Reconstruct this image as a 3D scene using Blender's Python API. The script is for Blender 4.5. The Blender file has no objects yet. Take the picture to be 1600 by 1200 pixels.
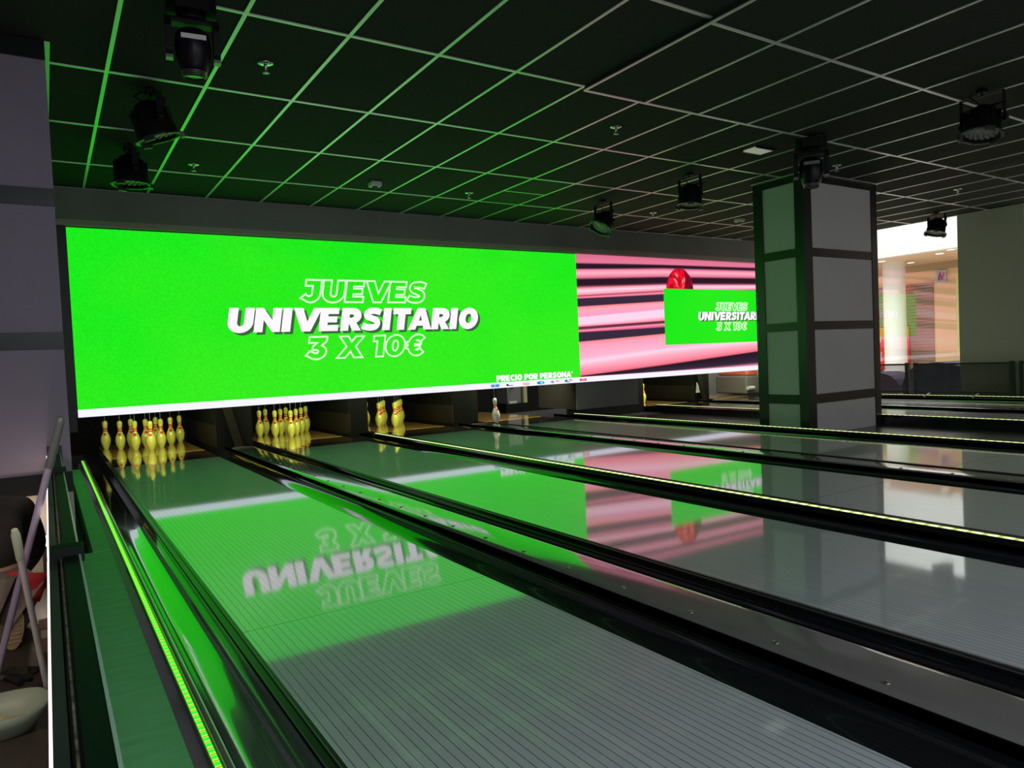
import bpy, bmesh, math, random
from mathutils import Vector, Matrix
from mathutils.geometry import tessellate_polygon
random.seed(7)
SC = bpy.context.scene
COL = SC.collection
PI = math.pi

# ------------------------------------------------------------------ camera
F_PX, YAW, PITCH, ROLL = 1123.65, 0.5745, -0.0360, -0.0441
CAM = Vector((-1.0879, -10.2394, 0.9778))
def make_camera():
    cy, sy, cp, sp = math.cos(YAW), math.sin(YAW), math.cos(PITCH), math.sin(PITCH)
    f = Vector((sy * cp, cy * cp, sp)); r = Vector((cy, -sy, 0)); u = r.cross(f)
    c, s = math.cos(ROLL), math.sin(ROLL)
    r2 = c * r + s * u; u2 = -s * r + c * u
    cam = bpy.data.cameras.new('camera'); o = bpy.data.objects.new('camera', cam); COL.objects.link(o)
    cam.sensor_fit = 'HORIZONTAL'; cam.sensor_width = 36; cam.lens = F_PX / 1600 * 36
    cam.clip_start = 0.02; cam.clip_end = 200
    M = Matrix((r2, u2, -f)).transposed().to_4x4(); M.translation = CAM
    o.matrix_world = M
    SC.camera = o
make_camera()

# ------------------------------------------------------------------ world, exposure, lights
w = bpy.data.worlds.new('world'); SC.world = w; w.use_nodes = True
w.node_tree.nodes['Background'].inputs[0].default_value = (0.80, 0.84, 0.90, 1)
w.node_tree.nodes['Background'].inputs[1].default_value = 0.10
SC.view_settings.view_transform = 'Standard'; SC.view_settings.look = 'None'
SC.view_settings.exposure = 0.16; SC.view_settings.gamma = 1.0
try: SC.view_settings.use_curve_mapping = False
except Exception: pass

def area(name, loc, target, sx, sy, power, color):
    l = bpy.data.lights.new(name, 'AREA'); l.shape = 'RECTANGLE'; l.size = sx; l.size_y = sy
    l.energy = power; l.color = color
    o = bpy.data.objects.new(name, l); COL.objects.link(o)
    o.location = loc
    o.rotation_euler = (Vector(target) - Vector(loc)).to_track_quat('-Z', 'Y').to_euler()
    return o
# unseen fill lights added far behind the camera for neutral ambient light
for i, x in enumerate((-0.5, 5.0, 10.0)):
    area('concourse_light', (x, -19.5, 2.85), (x + 1, -12.0, -1.0), 3.5, 1.6, 85, (0.98, 0.96, 1.0))
# unseen downward fills behind the camera, added to brighten the lanes
for x, pw in ((-0.4, 125), (2.2, 22), (6.5, 6)):
    area('lane_light', (x, -13.2, 2.88), (x, -13.0, 0.0), 2.2, 0.6, pw, (0.88, 0.94, 1.0))
# two area fills added to brighten the mall, the first as daylight
area('mall_skylight', (15.5, -1.0, 8.6), (18.5, 0.0, 0.0), 7, 16, 2100, (1.0, 0.99, 0.97))
area('mall_gallery_light', (21.6, 4.0, 3.3), (23.2, 4.0, 0.0), 1.2, 14, 150, (1.0, 0.88, 0.72))

# ------------------------------------------------------------------ materials
def mat(name, color=(0.5, 0.5, 0.5), rough=0.5, metal=0.0, ior=1.5, coat=0.0, coat_rough=0.03, emit=None, strength=1.0, spec=0.5):
    m = bpy.data.materials.new(name); m.use_nodes = True
    b = m.node_tree.nodes['Principled BSDF']
    b.inputs['Base Color'].default_value = (*color, 1); b.inputs['Roughness'].default_value = rough
    b.inputs['Metallic'].default_value = metal; b.inputs['IOR'].default_value = ior
    b.inputs['Coat Weight'].default_value = coat; b.inputs['Coat Roughness'].default_value = coat_rough
    b.inputs['Specular IOR Level'].default_value = spec
    if emit:
        b.inputs['Emission Color'].default_value = (*emit, 1); b.inputs['Emission Strength'].default_value = strength
    return m
def nodes(m): return m.node_tree.nodes, m.node_tree.links, m.node_tree.nodes['Principled BSDF']
def emis(name, color, strength=1.0):
    m = bpy.data.materials.new(name); m.use_nodes = True
    N, L = m.node_tree.nodes, m.node_tree.links
    N.remove(N['Principled BSDF'])
    e = N.new('ShaderNodeEmission'); e.inputs[0].default_value = (*color, 1); e.inputs[1].default_value = strength
    L.new(e.outputs[0], N['Material Output'].inputs[0])
    return m
def noisy(m, c1, c2, scale=8.0, detail=4.0, stretch=(1, 1, 1), bump=0.0, bscale=None, coord='Object'):
    """colour varies between two tones by noise; optional fine bump"""
    N, L, b = nodes(m)
    tc = N.new('ShaderNodeTexCoord'); mp = N.new('ShaderNodeMapping'); mp.inputs['Scale'].default_value = stretch
    L.new(tc.outputs[coord], mp.inputs[0])
    nz = N.new('ShaderNodeTexNoise'); nz.inputs['Scale'].default_value = scale; nz.inputs['Detail'].default_value = detail
    L.new(mp.outputs[0], nz.inputs[0])
    cr = N.new('ShaderNodeValToRGB'); cr.color_ramp.elements[0].position = 0.3; cr.color_ramp.elements[1].position = 0.7
    cr.color_ramp.elements[0].color = (*c1, 1); cr.color_ramp.elements[1].color = (*c2, 1)
    L.new(nz.outputs[0], cr.inputs[0]); L.new(cr.outputs[0], b.inputs['Base Color'])
    if bump:
        n2 = N.new('ShaderNodeTexNoise'); n2.inputs['Scale'].default_value = bscale or scale * 10
        L.new(mp.outputs[0], n2.inputs[0])
        bp = N.new('ShaderNodeBump'); bp.inputs['Strength'].default_value = bump; bp.inputs['Distance'].default_value = 0.004
        L.new(n2.outputs[0], bp.inputs['Height']); L.new(bp.outputs[0], b.inputs['Normal'])
    return m

def lane_material(name, base, line, rough):
    """synthetic lane boards: 39 boards with dark joints, cross joint at local y = -7.45"""
    m = mat(name, base, rough, ior=2.4, coat=1.0, coat_rough=0.05); N, L, b = nodes(m)
    b.inputs['Coat IOR'].default_value = 2.5
    tc = N.new('ShaderNodeTexCoord'); sp = N.new('ShaderNodeSeparateXYZ'); L.new(tc.outputs['Object'], sp.inputs[0])
    def mth(op, a, bb=None):
        n = N.new('ShaderNodeMath'); n.operation = op
        if isinstance(a, float): n.inputs[0].default_value = a
        else: L.new(a, n.inputs[0])
        if bb is not None:
            if isinstance(bb, float): n.inputs[1].default_value = bb
            else: L.new(bb, n.inputs[1])
        return n.outputs[0]
    fx = mth('FRACT', mth('DIVIDE', mth('ADD', sp.outputs[0], 10.0), 1.05 / 39))
    lx = mth('LESS_THAN', mth('ABSOLUTE', mth('SUBTRACT', fx, 0.5)), 0.042)
    ly = mth('LESS_THAN', mth('ABSOLUTE', mth('ADD', sp.outputs[1], 7.45)), 0.003)
    ly2 = mth('LESS_THAN', mth('ABSOLUTE', mth('ADD', sp.outputs[1], 4.40)), 0.002)
    ln = mth('MAXIMUM', lx, mth('MAXIMUM', ly, ly2))
    mx = N.new('ShaderNodeMix'); mx.data_type = 'RGBA'
    L.new(ln, mx.inputs['Factor'])
    # faint board to board tone change
    fl = mth('FLOOR', mth('DIVIDE', mth('ADD', sp.outputs[0], 10.0 + 1.05 / 78), 1.05 / 39))
    wn = N.new('ShaderNodeTexWhiteNoise'); wn.noise_dimensions = '1D'; L.new(fl, wn.inputs['W'])
    tone = mth('ADD', mth('MULTIPLY', wn.outputs[0], 0.06), 0.97)
    mul = N.new('ShaderNodeVectorMath'); mul.operation = 'SCALE'; mul.inputs[0].default_value = base
    L.new(tone, mul.inputs['Scale'])
    L.new(mul.outputs[0], mx.inputs['A']); mx.inputs['B'].default_value = (*line, 1)
    L.new(mx.outputs['Result'], b.inputs['Base Color'])
    return m

M = {}
M['lane'] = lane_material('lane_boards', (0.74, 0.80, 0.84), (0.09, 0.095, 0.10), 0.42)
M['pindeck'] = noisy(mat('pin_deck_wood', (0.35, 0.2, 0.06), 0.12, coat=0.8), (0.30, 0.16, 0.04), (0.50, 0.30, 0.09), 3, 5, (8, 0.6, 1))
M['apron'] = noisy(mat('deck_apron_wood', (0.05, 0.03, 0.015), 0.10, ior=1.7, coat=1.0), (0.035, 0.022, 0.010), (0.06, 0.036, 0.018), 3, 4, (8, 0.6, 1))  # dark brown stands in for shade and pit reflection on the lane
M['deckline'] = mat('pin_deck_edge', (0.55, 0.40, 0.07), 0.3)
M['gutter'] = mat('gutter_plastic', (0.012, 0.013, 0.016), 0.09, ior=1.9, coat=0.5, coat_rough=0.03)
M['gutter_grey'] = noisy(mat('gutter_grey_plastic', (0.13, 0.14, 0.14), 0.12, ior=2.6, coat=1.0), (0.09, 0.13, 0.10), (0.11, 0.155, 0.12), 2, 2, (3, 0.2, 1))
M['rail'] = mat('bumper_rail_black', (0.010, 0.010, 0.012), 0.3)
M['rail_grey'] = mat('bumper_rail_groove', (0.16, 0.15, 0.15), 0.35, metal=0.4)
M['cap'] = noisy(mat('division_capping', (0.09, 0.085, 0.08), 0.13, ior=1.8, coat=0.6, coat_rough=0.06), (0.21, 0.198, 0.19), (0.235, 0.222, 0.213), 4, 3, (2, 0.3, 1))
M['capedge'] = mat('capping_edge', (0.30, 0.24, 0.26), 0.3)
M['bolt'] = mat('bolt_steel', (0.35, 0.34, 0.33), 0.3, metal=0.8)
M['black'] = mat('black_metal', (0.012, 0.012, 0.013), 0.42)
M['blackgloss'] = mat('black_gloss', (0.010, 0.010, 0.012), 0.16, ior=1.6)
M['lampblack'] = mat('lamp_black', (0.006, 0.006, 0.007), 0.45, spec=0.25)
M['dark'] = mat('dark_paint', (0.02, 0.02, 0.02), 0.6)
M['pit'] = mat('pit_dark', (0.005, 0.006, 0.005), 0.7, spec=0.08)
M['pitbrown'] = noisy(mat('pit_board', (0.06, 0.05, 0.03), 0.7, spec=0.15), (0.010, 0.009, 0.005), (0.017, 0.014, 0.008), 6, 4)
M['header'] = noisy(mat('header_paint', (0.17, 0.17, 0.165), 0.6), (0.22, 0.225, 0.21), (0.24, 0.245, 0.23), 2, 2)
M['headerlip'] = mat('header_lip', (0.40, 0.36, 0.30), 0.5)
M['panel'] = noisy(mat('wall_panel_grey', (0.27, 0.265, 0.27), 0.55), (0.60, 0.59, 0.59), (0.63, 0.62, 0.62), 1.5, 2)
M['panel_purple'] = noisy(mat('wall_panel_mauve', (0.21, 0.19, 0.24), 0.55), (0.29, 0.245, 0.33), (0.31, 0.265, 0.35), 1.5, 2)
M['panel_cream'] = mat('wall_panel_cream', (0.55, 0.50, 0.44), 0.7)
M['frame'] = mat('frame_black_metal', (0.010, 0.011, 0.012), 0.30, spec=0.35)
M['colframe'] = mat('column_frame_metal', (0.03, 0.032, 0.032), 0.30, metal=0.3, ior=1.6)
M['wallgrey'] = noisy(mat('wall_grey', (0.14, 0.14, 0.12), 0.65), (0.44, 0.45, 0.37), (0.47, 0.48, 0.40), 1, 2)
M['tile'] = noisy(mat('ceiling_tile_black', (0.05, 0.05, 0.047), 0.9, spec=0.1), (0.040, 0.043, 0.037), (0.058, 0.061, 0.053), 90, 3, bump=0.5, bscale=260)
M['tbar'] = mat('ceiling_grid_steel', (0.95, 0.95, 0.94), 0.36, metal=0.6)
M['vent'] = mat('vent_black', (0.012, 0.012, 0.012), 0.8)
M['white_plastic'] = mat('white_plastic', (0.75, 0.75, 0.72), 0.4)
M['chrome'] = mat('chrome', (0.8, 0.8, 0.8), 0.15, metal=1.0)
M['board'] = noisy(mat('green_vinyl_board', (0.10, 0.2, 0.11), 0.5), (0.20, 0.68, 0.26), (0.28, 0.78, 0.35), 5, 6, (1.5, 5, 1), bump=0.25, bscale=40)  # the screen's green light is put into the board colour
M['floor'] = noisy(mat('floor_dark', (0.05, 0.045, 0.045), 0.35), (0.045, 0.04, 0.04), (0.06, 0.052, 0.05), 3, 4)
M['platform'] = noisy(mat('platform_laminate', (0.075, 0.07, 0.07), 0.25, ior=1.6), (0.07, 0.066, 0.066), (0.085, 0.08, 0.08), 2, 3)
M['corridor_floor'] = noisy(mat('corridor_floor', (0.07, 0.055, 0.045), 0.5), (0.06, 0.048, 0.04), (0.085, 0.066, 0.055), 4, 5)
M['yellow_pin'] = mat('pin_yellow', (0.74, 0.76, 0.11), 0.18, coat=0.5)
M['white_pin'] = mat('pin_white', (0.82, 0.82, 0.78), 0.18, coat=0.5)
M['pin_red'] = mat('pin_red_band', (0.75, 0.05, 0.02), 0.25)
M['cord'] = mat('pin_cord', (0.35, 0.34, 0.28), 0.7)
M['sticker'] = mat('sticker_white', (0.8, 0.8, 0.82), 0.5)
M['mwhite'] = mat('mall_white_plaster', (0.80, 0.83, 0.83), 0.8)
M['trimwhite'] = mat('trim_white', (0.9, 0.88, 0.86), 0.35)
M['bargrey'] = noisy(mat('barrier_grey', (0.07, 0.07, 0.075), 0.45), (0.035, 0.035, 0.038), (0.05, 0.049, 0.052), 6, 3)
M['bardark'] = mat('barrier_dark', (0.005, 0.010, 0.008), 0.5, spec=0.25)
M['barbright'] = mat('barrier_bright_edge', (0.60, 0.95, 0.70), 0.4, metal=0.2)  # screen light on the edge put into its pale green colour
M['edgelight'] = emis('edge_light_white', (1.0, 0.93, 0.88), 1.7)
M['rust'] = noisy(mat('barrier_worn_edge', (0.2, 0.14, 0.11), 0.6), (0.04, 0.03, 0.028), (0.36, 0.27, 0.22), 40, 4, (1, 1, 1))

# led strip: green cells with yellow borders
def led_material():
    m = bpy.data.materials.new('led_strip_light'); m.use_nodes = True
    N, L = m.node_tree.nodes, m.node_tree.links
    N.remove(N['Principled BSDF'])
    tc = N.new('ShaderNodeTexCoord'); sp = N.new('ShaderNodeSeparateXYZ'); L.new(tc.outputs['Object'], sp.inputs[0])
    d = N.new('ShaderNodeMath'); d.operation = 'MULTIPLY'; d.inputs[1].default_value = 1 / 0.0345; L.new(sp.outputs[1], d.inputs[0])
    fr = N.new('ShaderNodeMath'); fr.operation = 'FRACT'; L.new(d.outputs[0], fr.inputs[0])
    cr = N.new('ShaderNodeValToRGB'); cr.color_ramp.interpolation = 'LINEAR'
    e = cr.color_ramp.elements
    e[0].position = 0.0; e[0].color = (0.42, 0.75, 0.02, 1); e[1].position = 1.0; e[1].color = (0.42, 0.75, 0.02, 1)
    for p_, c in ((0.16, (0.55, 0.95, 0.03, 1)), (0.24, (0.02, 0.80, 0.05, 1)), (0.70, (0.02, 0.85, 0.05, 1)), (0.78, (0.55, 0.95, 0.03, 1)), (0.86, (0.16, 0.30, 0.01, 1)), (0.96, (0.16, 0.30, 0.01, 1))):
        n = e.new(p_); n.color = c
    L.new(fr.outputs[0], cr.inputs[0])
    em = N.new('ShaderNodeEmission'); em.inputs[1].default_value = 1.25; L.new(cr.outputs[0], em.inputs[0])
    L.new(em.outputs[0], N['Material Output'].inputs[0])
    return m
M['led'] = led_material()
def led_plain():
    m = bpy.data.materials.new('led_strip_lime'); m.use_nodes = True
    N, L = m.node_tree.nodes, m.node_tree.links
    N.remove(N['Principled BSDF'])
    tc = N.new('ShaderNodeTexCoord'); sp = N.new('ShaderNodeSeparateXYZ'); L.new(tc.outputs['Object'], sp.inputs[0])
    d = N.new('ShaderNodeMath'); d.operation = 'MULTIPLY'; d.inputs[1].default_value = 1 / 0.0667; L.new(sp.outputs[1], d.inputs[0])
    fr = N.new('ShaderNodeMath'); fr.operation = 'FRACT'; L.new(d.outputs[0], fr.inputs[0])
    cr = N.new('ShaderNodeValToRGB'); e = cr.color_ramp.elements
    e[0].position = 0.25; e[0].color = (0.88, 1.0, 0.48, 1); e[1].position = 0.75; e[1].color = (0.38, 0.50, 0.12, 1)
    n = e.new(0.5); n.color = (0.84, 0.98, 0.42, 1)
    L.new(fr.outputs[0], cr.inputs[0])
    em = N.new('ShaderNodeEmission'); em.inputs[1].default_value = 1.3; L.new(cr.outputs[0], em.inputs[0])
    L.new(em.outputs[0], N['Material Output'].inputs[0])
    return m
M['ledlime'] = led_plain()

def glass_material():
    m = bpy.data.materials.new('shop_front_glass'); m.use_nodes = True
    N, L = m.node_tree.nodes, m.node_tree.links
    N.remove(N['Principled BSDF'])
    t = N.new('ShaderNodeBsdfTransparent'); t.inputs[0].default_value = (0.97, 0.98, 0.97, 1)
    g = N.new('ShaderNodeBsdfGlossy'); g.inputs['Roughness'].default_value = 0.0
    f = N.new('ShaderNodeLayerWeight'); f.inputs[0].default_value = 0.5
    pw = N.new('ShaderNodeMath'); pw.operation = 'POWER'; pw.inputs[1].default_value = 5.0; L.new(f.outputs['Facing'], pw.inputs[0])
    ml = N.new('ShaderNodeMath'); ml.operation = 'MULTIPLY_ADD'; ml.inputs[1].default_value = 0.87; ml.inputs[2].default_value = 0.105; L.new(pw.outputs[0], ml.inputs[0])
    mx = N.new('ShaderNodeMixShader'); L.new(ml.outputs[0], mx.inputs[0]); L.new(t.outputs[0], mx.inputs[1]); L.new(g.outputs[0], mx.inputs[2])
    L.new(mx.outputs[0], N['Material Output'].inputs[0])
    return m
M['glass'] = glass_material()

# perforated mesh infill of the barriers
def mesh_material():
    m = mat('perforated_black_mesh', (0.012, 0.012, 0.013), 0.5); N, L, b = nodes(m)
    tc = N.new('ShaderNodeTexCoord'); mp = N.new('ShaderNodeMapping')
    mp.inputs['Scale'].default_value = (1, 1, 1)
    L.new(tc.outputs['Object'], mp.inputs[0])
    sp = N.new('ShaderNodeSeparateXYZ'); L.new(mp.outputs[0], sp.inputs[0])
    def mth(op, a, bb=None):
        n = N.new('ShaderNodeMath'); n.operation = op
        if isinstance(a, float): n.inputs[0].default_value = a
        else: L.new(a, n.inputs[0])
        if bb is not None:
            if isinstance(bb, float): n.inputs[1].default_value = bb
            else: L.new(bb, n.inputs[1])
        return n.outputs[0]
    v = mth('DIVIDE', sp.outputs[2], 0.020)
    row = mth('FLOOR', v)
    u = mth('ADD', mth('DIVIDE', sp.outputs[1], 0.023), mth('MULTIPLY', row, 0.5))
    fu = mth('SUBTRACT', mth('FRACT', u), 0.5); fv = mth('SUBTRACT', mth('FRACT', v), 0.5)
    r2 = mth('ADD', mth('MULTIPLY', fu, fu), mth('MULTIPLY', fv, fv))
    hole = mth('LESS_THAN', r2, 0.155)
    tr = N.new('ShaderNodeBsdfTransparent'); mx = N.new('ShaderNodeMixShader')
    L.new(hole, mx.inputs[0]); L.new(b.outputs[0], mx.inputs[1]); L.new(tr.outputs[0], mx.inputs[2])
    L.new(mx.outputs[0], N['Material Output'].inputs[0])
    return m
M['mesh'] = mesh_material()

# ------------------------------------------------------------------ mesh helpers
class MB:
    def __init__(s): s.v = []; s.f = []; s.mi = []; s.sm = []; s.k = 0
    def add(s, vs, fs, mi=0, smooth=False):
        n = len(s.v); s.v += [tuple(v) for v in vs]
        for f in fs: s.f.append([n + i for i in f]); s.mi.append(mi); s.sm.append(smooth)
        return s
    def box(s, x0, x1, y0, y1, z0, z1, mi=0, T=None):
        vs = [Vector((x, y, z)) for x in (x0, x1) for y in (y0, y1) for z in (z0, z1)]
        if T: vs = [T @ v for v in vs]
        return s.add(vs, [(0, 1, 3, 2), (4, 6, 7, 5), (0, 4, 5, 1), (2, 3, 7, 6), (0, 2, 6, 4), (1, 5, 7, 3)], mi)
    def prism(s, prof, y0, y1, mi=0, axis='Y', smooth=False, caps=True, closed=True):
        n = len(prof)
        P = (lambda a, b, t: (a, t, b)) if axis == 'Y' else ((lambda a, b, t: (t, a, b)) if axis == 'X' else (lambda a, b, t: (a, b, t)))
        vs = [P(a, b, y0) for a, b in prof] + [P(a, b, y1) for a, b in prof]
        fs = [(i, (i + 1) % n, n + (i + 1) % n, n + i) for i in range(n if closed else n - 1)]
        s.add(vs, fs, mi, smooth)
        if caps and closed: s.add(vs, [tuple(range(n))[::-1], tuple(range(n, 2 * n))], mi)
        return s
    def lathe(s, prof, c=(0, 0, 0), seg=16, mi=0, T=None, smooth=True):
        vs = []; fs = []
        for r, z in prof:
            for k in range(seg):
                a = 2 * PI * k / seg; p = Vector((r * math.cos(a), r * math.sin(a), z))
                if T: p = T @ p
                vs.append(p + Vector(c))
        for j in range(len(prof) - 1):
            for k in range(seg):
                fs.append((j * seg + k, j * seg + (k + 1) % seg, (j + 1) * seg + (k + 1) % seg, (j + 1) * seg + k))
        s.add(vs, fs, mi, smooth)
        for j in (0, len(prof) - 1):
            if prof[j][0] > 1e-6: s.add([vs[j * seg + k] for k in range(seg)], [tuple(range(seg))], mi)
        return s
    def tube(s, pts, r, seg=8, mi=0, caps=True):
        pts = [Vector(p) for p in pts]; vs = []; fs = []
        n = len(pts)
        for i, p in enumerate(pts):
            d = (pts[min(i + 1, n - 1)] - pts[max(i - 1, 0)]).normalized()
            a = d.cross(Vector((0, 0, 1)));
            if a.length < 1e-3: a = d.cross(Vector((1, 0, 0)))
            a.normalize(); b = d.cross(a)
            rr = r[i] if isinstance(r, (list, tuple)) else r
            for k in range(seg):
                t = 2 * PI * k / seg; vs.append(p + rr * (math.cos(t) * a + math.sin(t) * b))
        for i in range(n - 1):
            for k in range(seg): fs.append((i * seg + k, i * seg + (k + 1) % seg, (i + 1) * seg + (k + 1) % seg, (i + 1) * seg + k))
        s.add(vs, fs, mi, True)
        if caps:
            s.add(vs[:seg], [tuple(range(seg))], mi); s.add(vs[-seg:], [tuple(range(seg))], mi)
        return s
    def build(s, name, mats, parent=None, bevel=0, loc=None, fix=True):
        me = bpy.data.meshes.new(name)
        me.from_pydata(s.v, [], s.f); me.update()
        for m in (mats if isinstance(mats, (list, tuple)) else [mats]): me.materials.append(m)
        for p, mi, sm in zip(me.polygons, s.mi, s.sm): p.material_index = mi; p.use_smooth = sm
        if fix:
            bm = bmesh.new(); bm.from_mesh(me); bmesh.ops.recalc_face_normals(bm, faces=bm.faces); bm.to_mesh(me); bm.free()
        o = bpy.data.objects.new(name, me); COL.objects.link(o)
        if parent: o.parent = parent
        if loc: o.location = loc
        if bevel:
            b = o.modifiers.new('bevel', 'BEVEL'); b.width = bevel; b.segments = 2; b.limit_method = 'ANGLE'; b.angle_limit = 0.7
        return o

def tag(o, label=None, cat=None, group=None, kind=None):
    if label: o['label'] = label
    if cat: o['category'] = cat
    if group: o['group'] = group
    if kind: o['kind'] = kind
    return o
def thing(name, label, cat, loc=(0, 0, 0), group=None, rot=None):
    o = bpy.data.objects.new(name, None); COL.objects.link(o); o.location = loc; o.empty_display_size = 0.1
    if rot: o.rotation_euler = rot
    return tag(o, label, cat, group)
def struct(mb, name, m, parent=None, **kw):
    o = mb.build(name, m, parent, **kw)
    if not parent: o['kind'] = 'structure'
    return o
def box(x0, x1, y0, y1, z0, z1): return MB().box(x0, x1, y0, y1, z0, z1)

# ------------------------------------------------------------------ layout numbers
LANES = [0.0, 1.787, 3.375, 5.162, 8.56, 10.35]
HW, GW = 0.525, 0.235                 # half lane width, gutter width
Y0, Y1 = -18.3, -0.62                 # foul line, start of the pin deck
CZ = 2.95                             # ceiling height
SCR_Y = -1.36                         # screen face
PLAT = -0.07

# ------------------------------------------------------------------ setting
struct(box(-0.99, 11.5, -24, 2.6, -0.40, -0.20), 'floor', M['floor'])
struct(box(-3.2, -0.99, -24, -5.2, -0.40, -0.20), 'trim_1', M['corridor_floor'])
struct(box(-3.4, -3.2, -24, -5.2, -0.40, 2.95), 'wall_left', M['panel_purple'])
struct(box(-1.0, 11.4, 2.4, 2.6, -0.2, 2.95), 'wall_back', M['pit'])
# header wall over the screen
struct(box(-0.98, 11.4, -1.45, -1.20, 2.635, 2.953), 'wall_front', M['header'])
struct(box(-0.98, 11.4, -1.405, -1.26, 2.568, 2.634), 'trim_2', M['headerlip'])

# pier on the left: mauve panels in black bands, the end of the side wall
pl = thing('wall_pier', 'mauve panelled wall pier with black bands at the far left, beyond the mop', 'wall', (-1.6, -5.2, -0.2))
pl['kind'] = 'structure'; pl.name = 'wall_pier'
def at(o, parent):                     # keep world coordinates when parenting to a moved empty
    o.parent = parent; o.matrix_parent_inverse = parent.matrix_world.inverted() if False else Matrix.Translation(-parent.location)
    return o
def part(mb, name, m, parent, **kw):
    return at(mb.build(name, m, None, **kw), parent)
part(box(-2.6, -0.985, -5.19, -1.0, -0.2, 2.95), 'core', M['panel_purple'], pl)
part(box(-2.6, -0.985, -5.20, -5.185, 2.09, 2.84), 'panel', M['panel_purple'], pl)
part(box(-2.6, -0.985, -5.20, -5.185, 1.25, 1.99), 'panel', M['panel_purple'], pl)
part(box(-2.6, -0.985, -5.20, -5.185, 0.42, 1.15), 'panel', M['panel_purple'], pl)
part(box(-2.6, -0.985, -5.20, -5.185, -0.2, 0.30), 'panel', M['panel_cream'], pl)
b_ = MB()
for z0, z1 in ((2.84, 2.95), (1.99, 2.09), (1.15, 1.25), (0.30, 0.42)): b_.box(-2.6, -0.984, -5.215, -5.19, z0, z1)
part(b_, 'band', M['frame'], pl)

# ceiling: black tiles in a pale grid; one field hangs 3 cm lower
GX0, GY0 = -0.6427, -6.0747
YC0, YC1 = -21.0, -1.45
LOWX0, LOWX1, LOWY = GX0 + 5 * 0.6, GX0 + 17 * 0.6, GY0
XE0, XE1 = -3.2, 11.4
ce = MB()
ce.box(XE0, XE1, LOWY, YC1, CZ + 0.005, CZ + 0.15)
ce.box(XE0, LOWX0, YC0, LOWY, CZ + 0.005, CZ + 0.15)
ce.box(LOWX1, XE1, YC0, LOWY, CZ + 0.005, CZ + 0.15)
ce.box(LOWX0, LOWX1, YC0, LOWY, CZ - 0.025, CZ + 0.15)
ceil = struct(ce, 'ceiling', M['tile'])
gr = MB(); hw = 0.012
for i in range(-5, 21):
    x = GX0 + 0.6 * i
    if x > XE1 or x < XE0: continue
    low = LOWX0 - 0.01 < x < LOWX1 + 0.01
    gr.box(x - hw, x + hw, LOWY, YC1, CZ - 0.001, CZ + 0.006)
    z = CZ - (0.03 if low else 0)
    gr.box(x - hw, x + hw, YC0, LOWY, z - 0.001, z + 0.006)
for j in range(-12, 4):
    y = GY0 + 1.2 * j
    if y < LOWY - 0.01:
        gr.box(XE0, LOWX0, y - hw, y + hw, CZ - 0.002, CZ + 0.006); gr.box(LOWX1, XE1, y - hw, y + hw, CZ - 0.002, CZ + 0.006)
        gr.box(LOWX0, LOWX1, y - hw, y + hw, CZ - 0.032, CZ - 0.024)
    elif j == 0:
        gr.box(XE0, LOWX0, y - hw, y + hw, CZ - 0.002, CZ + 0.006); gr.box(LOWX1, XE1, y - hw, y + hw, CZ - 0.002, CZ + 0.006)
        gr.box(LOWX0, LOWX1, y - hw, y + hw, CZ - 0.032, CZ - 0.024)
    else: gr.box(XE0, XE1, y - hw, y + hw, CZ - 0.002, CZ + 0.006)
gr.box(-0.985, -0.955, -5.2, YC1, CZ - 0.003, CZ + 0.006)
gr.build('ceiling_grid', M['tbar'], ceil)

v = thing('ceiling_vent', 'black two-part vent panel in the ceiling grid in front of the screen', 'vent', (3.857, -3.07, CZ))
part(box(3.57, 4.145, -3.655, -3.08, CZ - 0.001, CZ + 0.01), 'vent_panel', M['vent'], v)
part(box(3.57, 4.145, -3.06, -2.485, CZ - 0.001, CZ + 0.01), 'vent_panel', M['vent'], v)
part(box(3.57, 4.145, -3.08, -3.06, CZ - 0.003, CZ + 0.01), 'divider_bar', M['tbar'], v)

# ------------------------------------------------------------------ lanes
LANE_L = ['bowling lane nearest the left wall, mirroring the large upside-down white lettering',
          'bowling lane second from the left, between the wide bolted capping and the lime light strip',
          'bowling lane third from the left, mirroring the white shop front light',
          'bowling lane fourth from the left, running past the front of the panelled column',
          'bowling lane just beyond the panelled column and dark platform',
          'bowling lane farthest right, along the mesh barrier and shop front']
for i, cx in enumerate(LANES):
    L_ = thing('bowling_lane', LANE_L[i], 'bowling lane', (cx, 0, 0), 'bowling lanes')
    box(-HW, HW, Y0, -1.52, -0.05, 0).build('lane_surface', M['lane'], L_)
    box(-HW, HW, -1.52, Y1, -0.05, 0).build('deck_apron', M['apron'], L_)  # end of the lane with its shade painted in as dark brown
    box(-HW, HW, Y1 + 0.025, 1.3, -0.05, 0).build('pin_deck', M['pindeck'], L_)
    box(-HW, HW, Y1, Y1 + 0.025, -0.05, 0.0005).build('deck_edge_strip', M['deckline'], L_)
# approach behind the foul line
struct(box(-0.95, 11.3, -24, Y0, -0.19, -0.005), 'trim_3', M['platform'])

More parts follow.
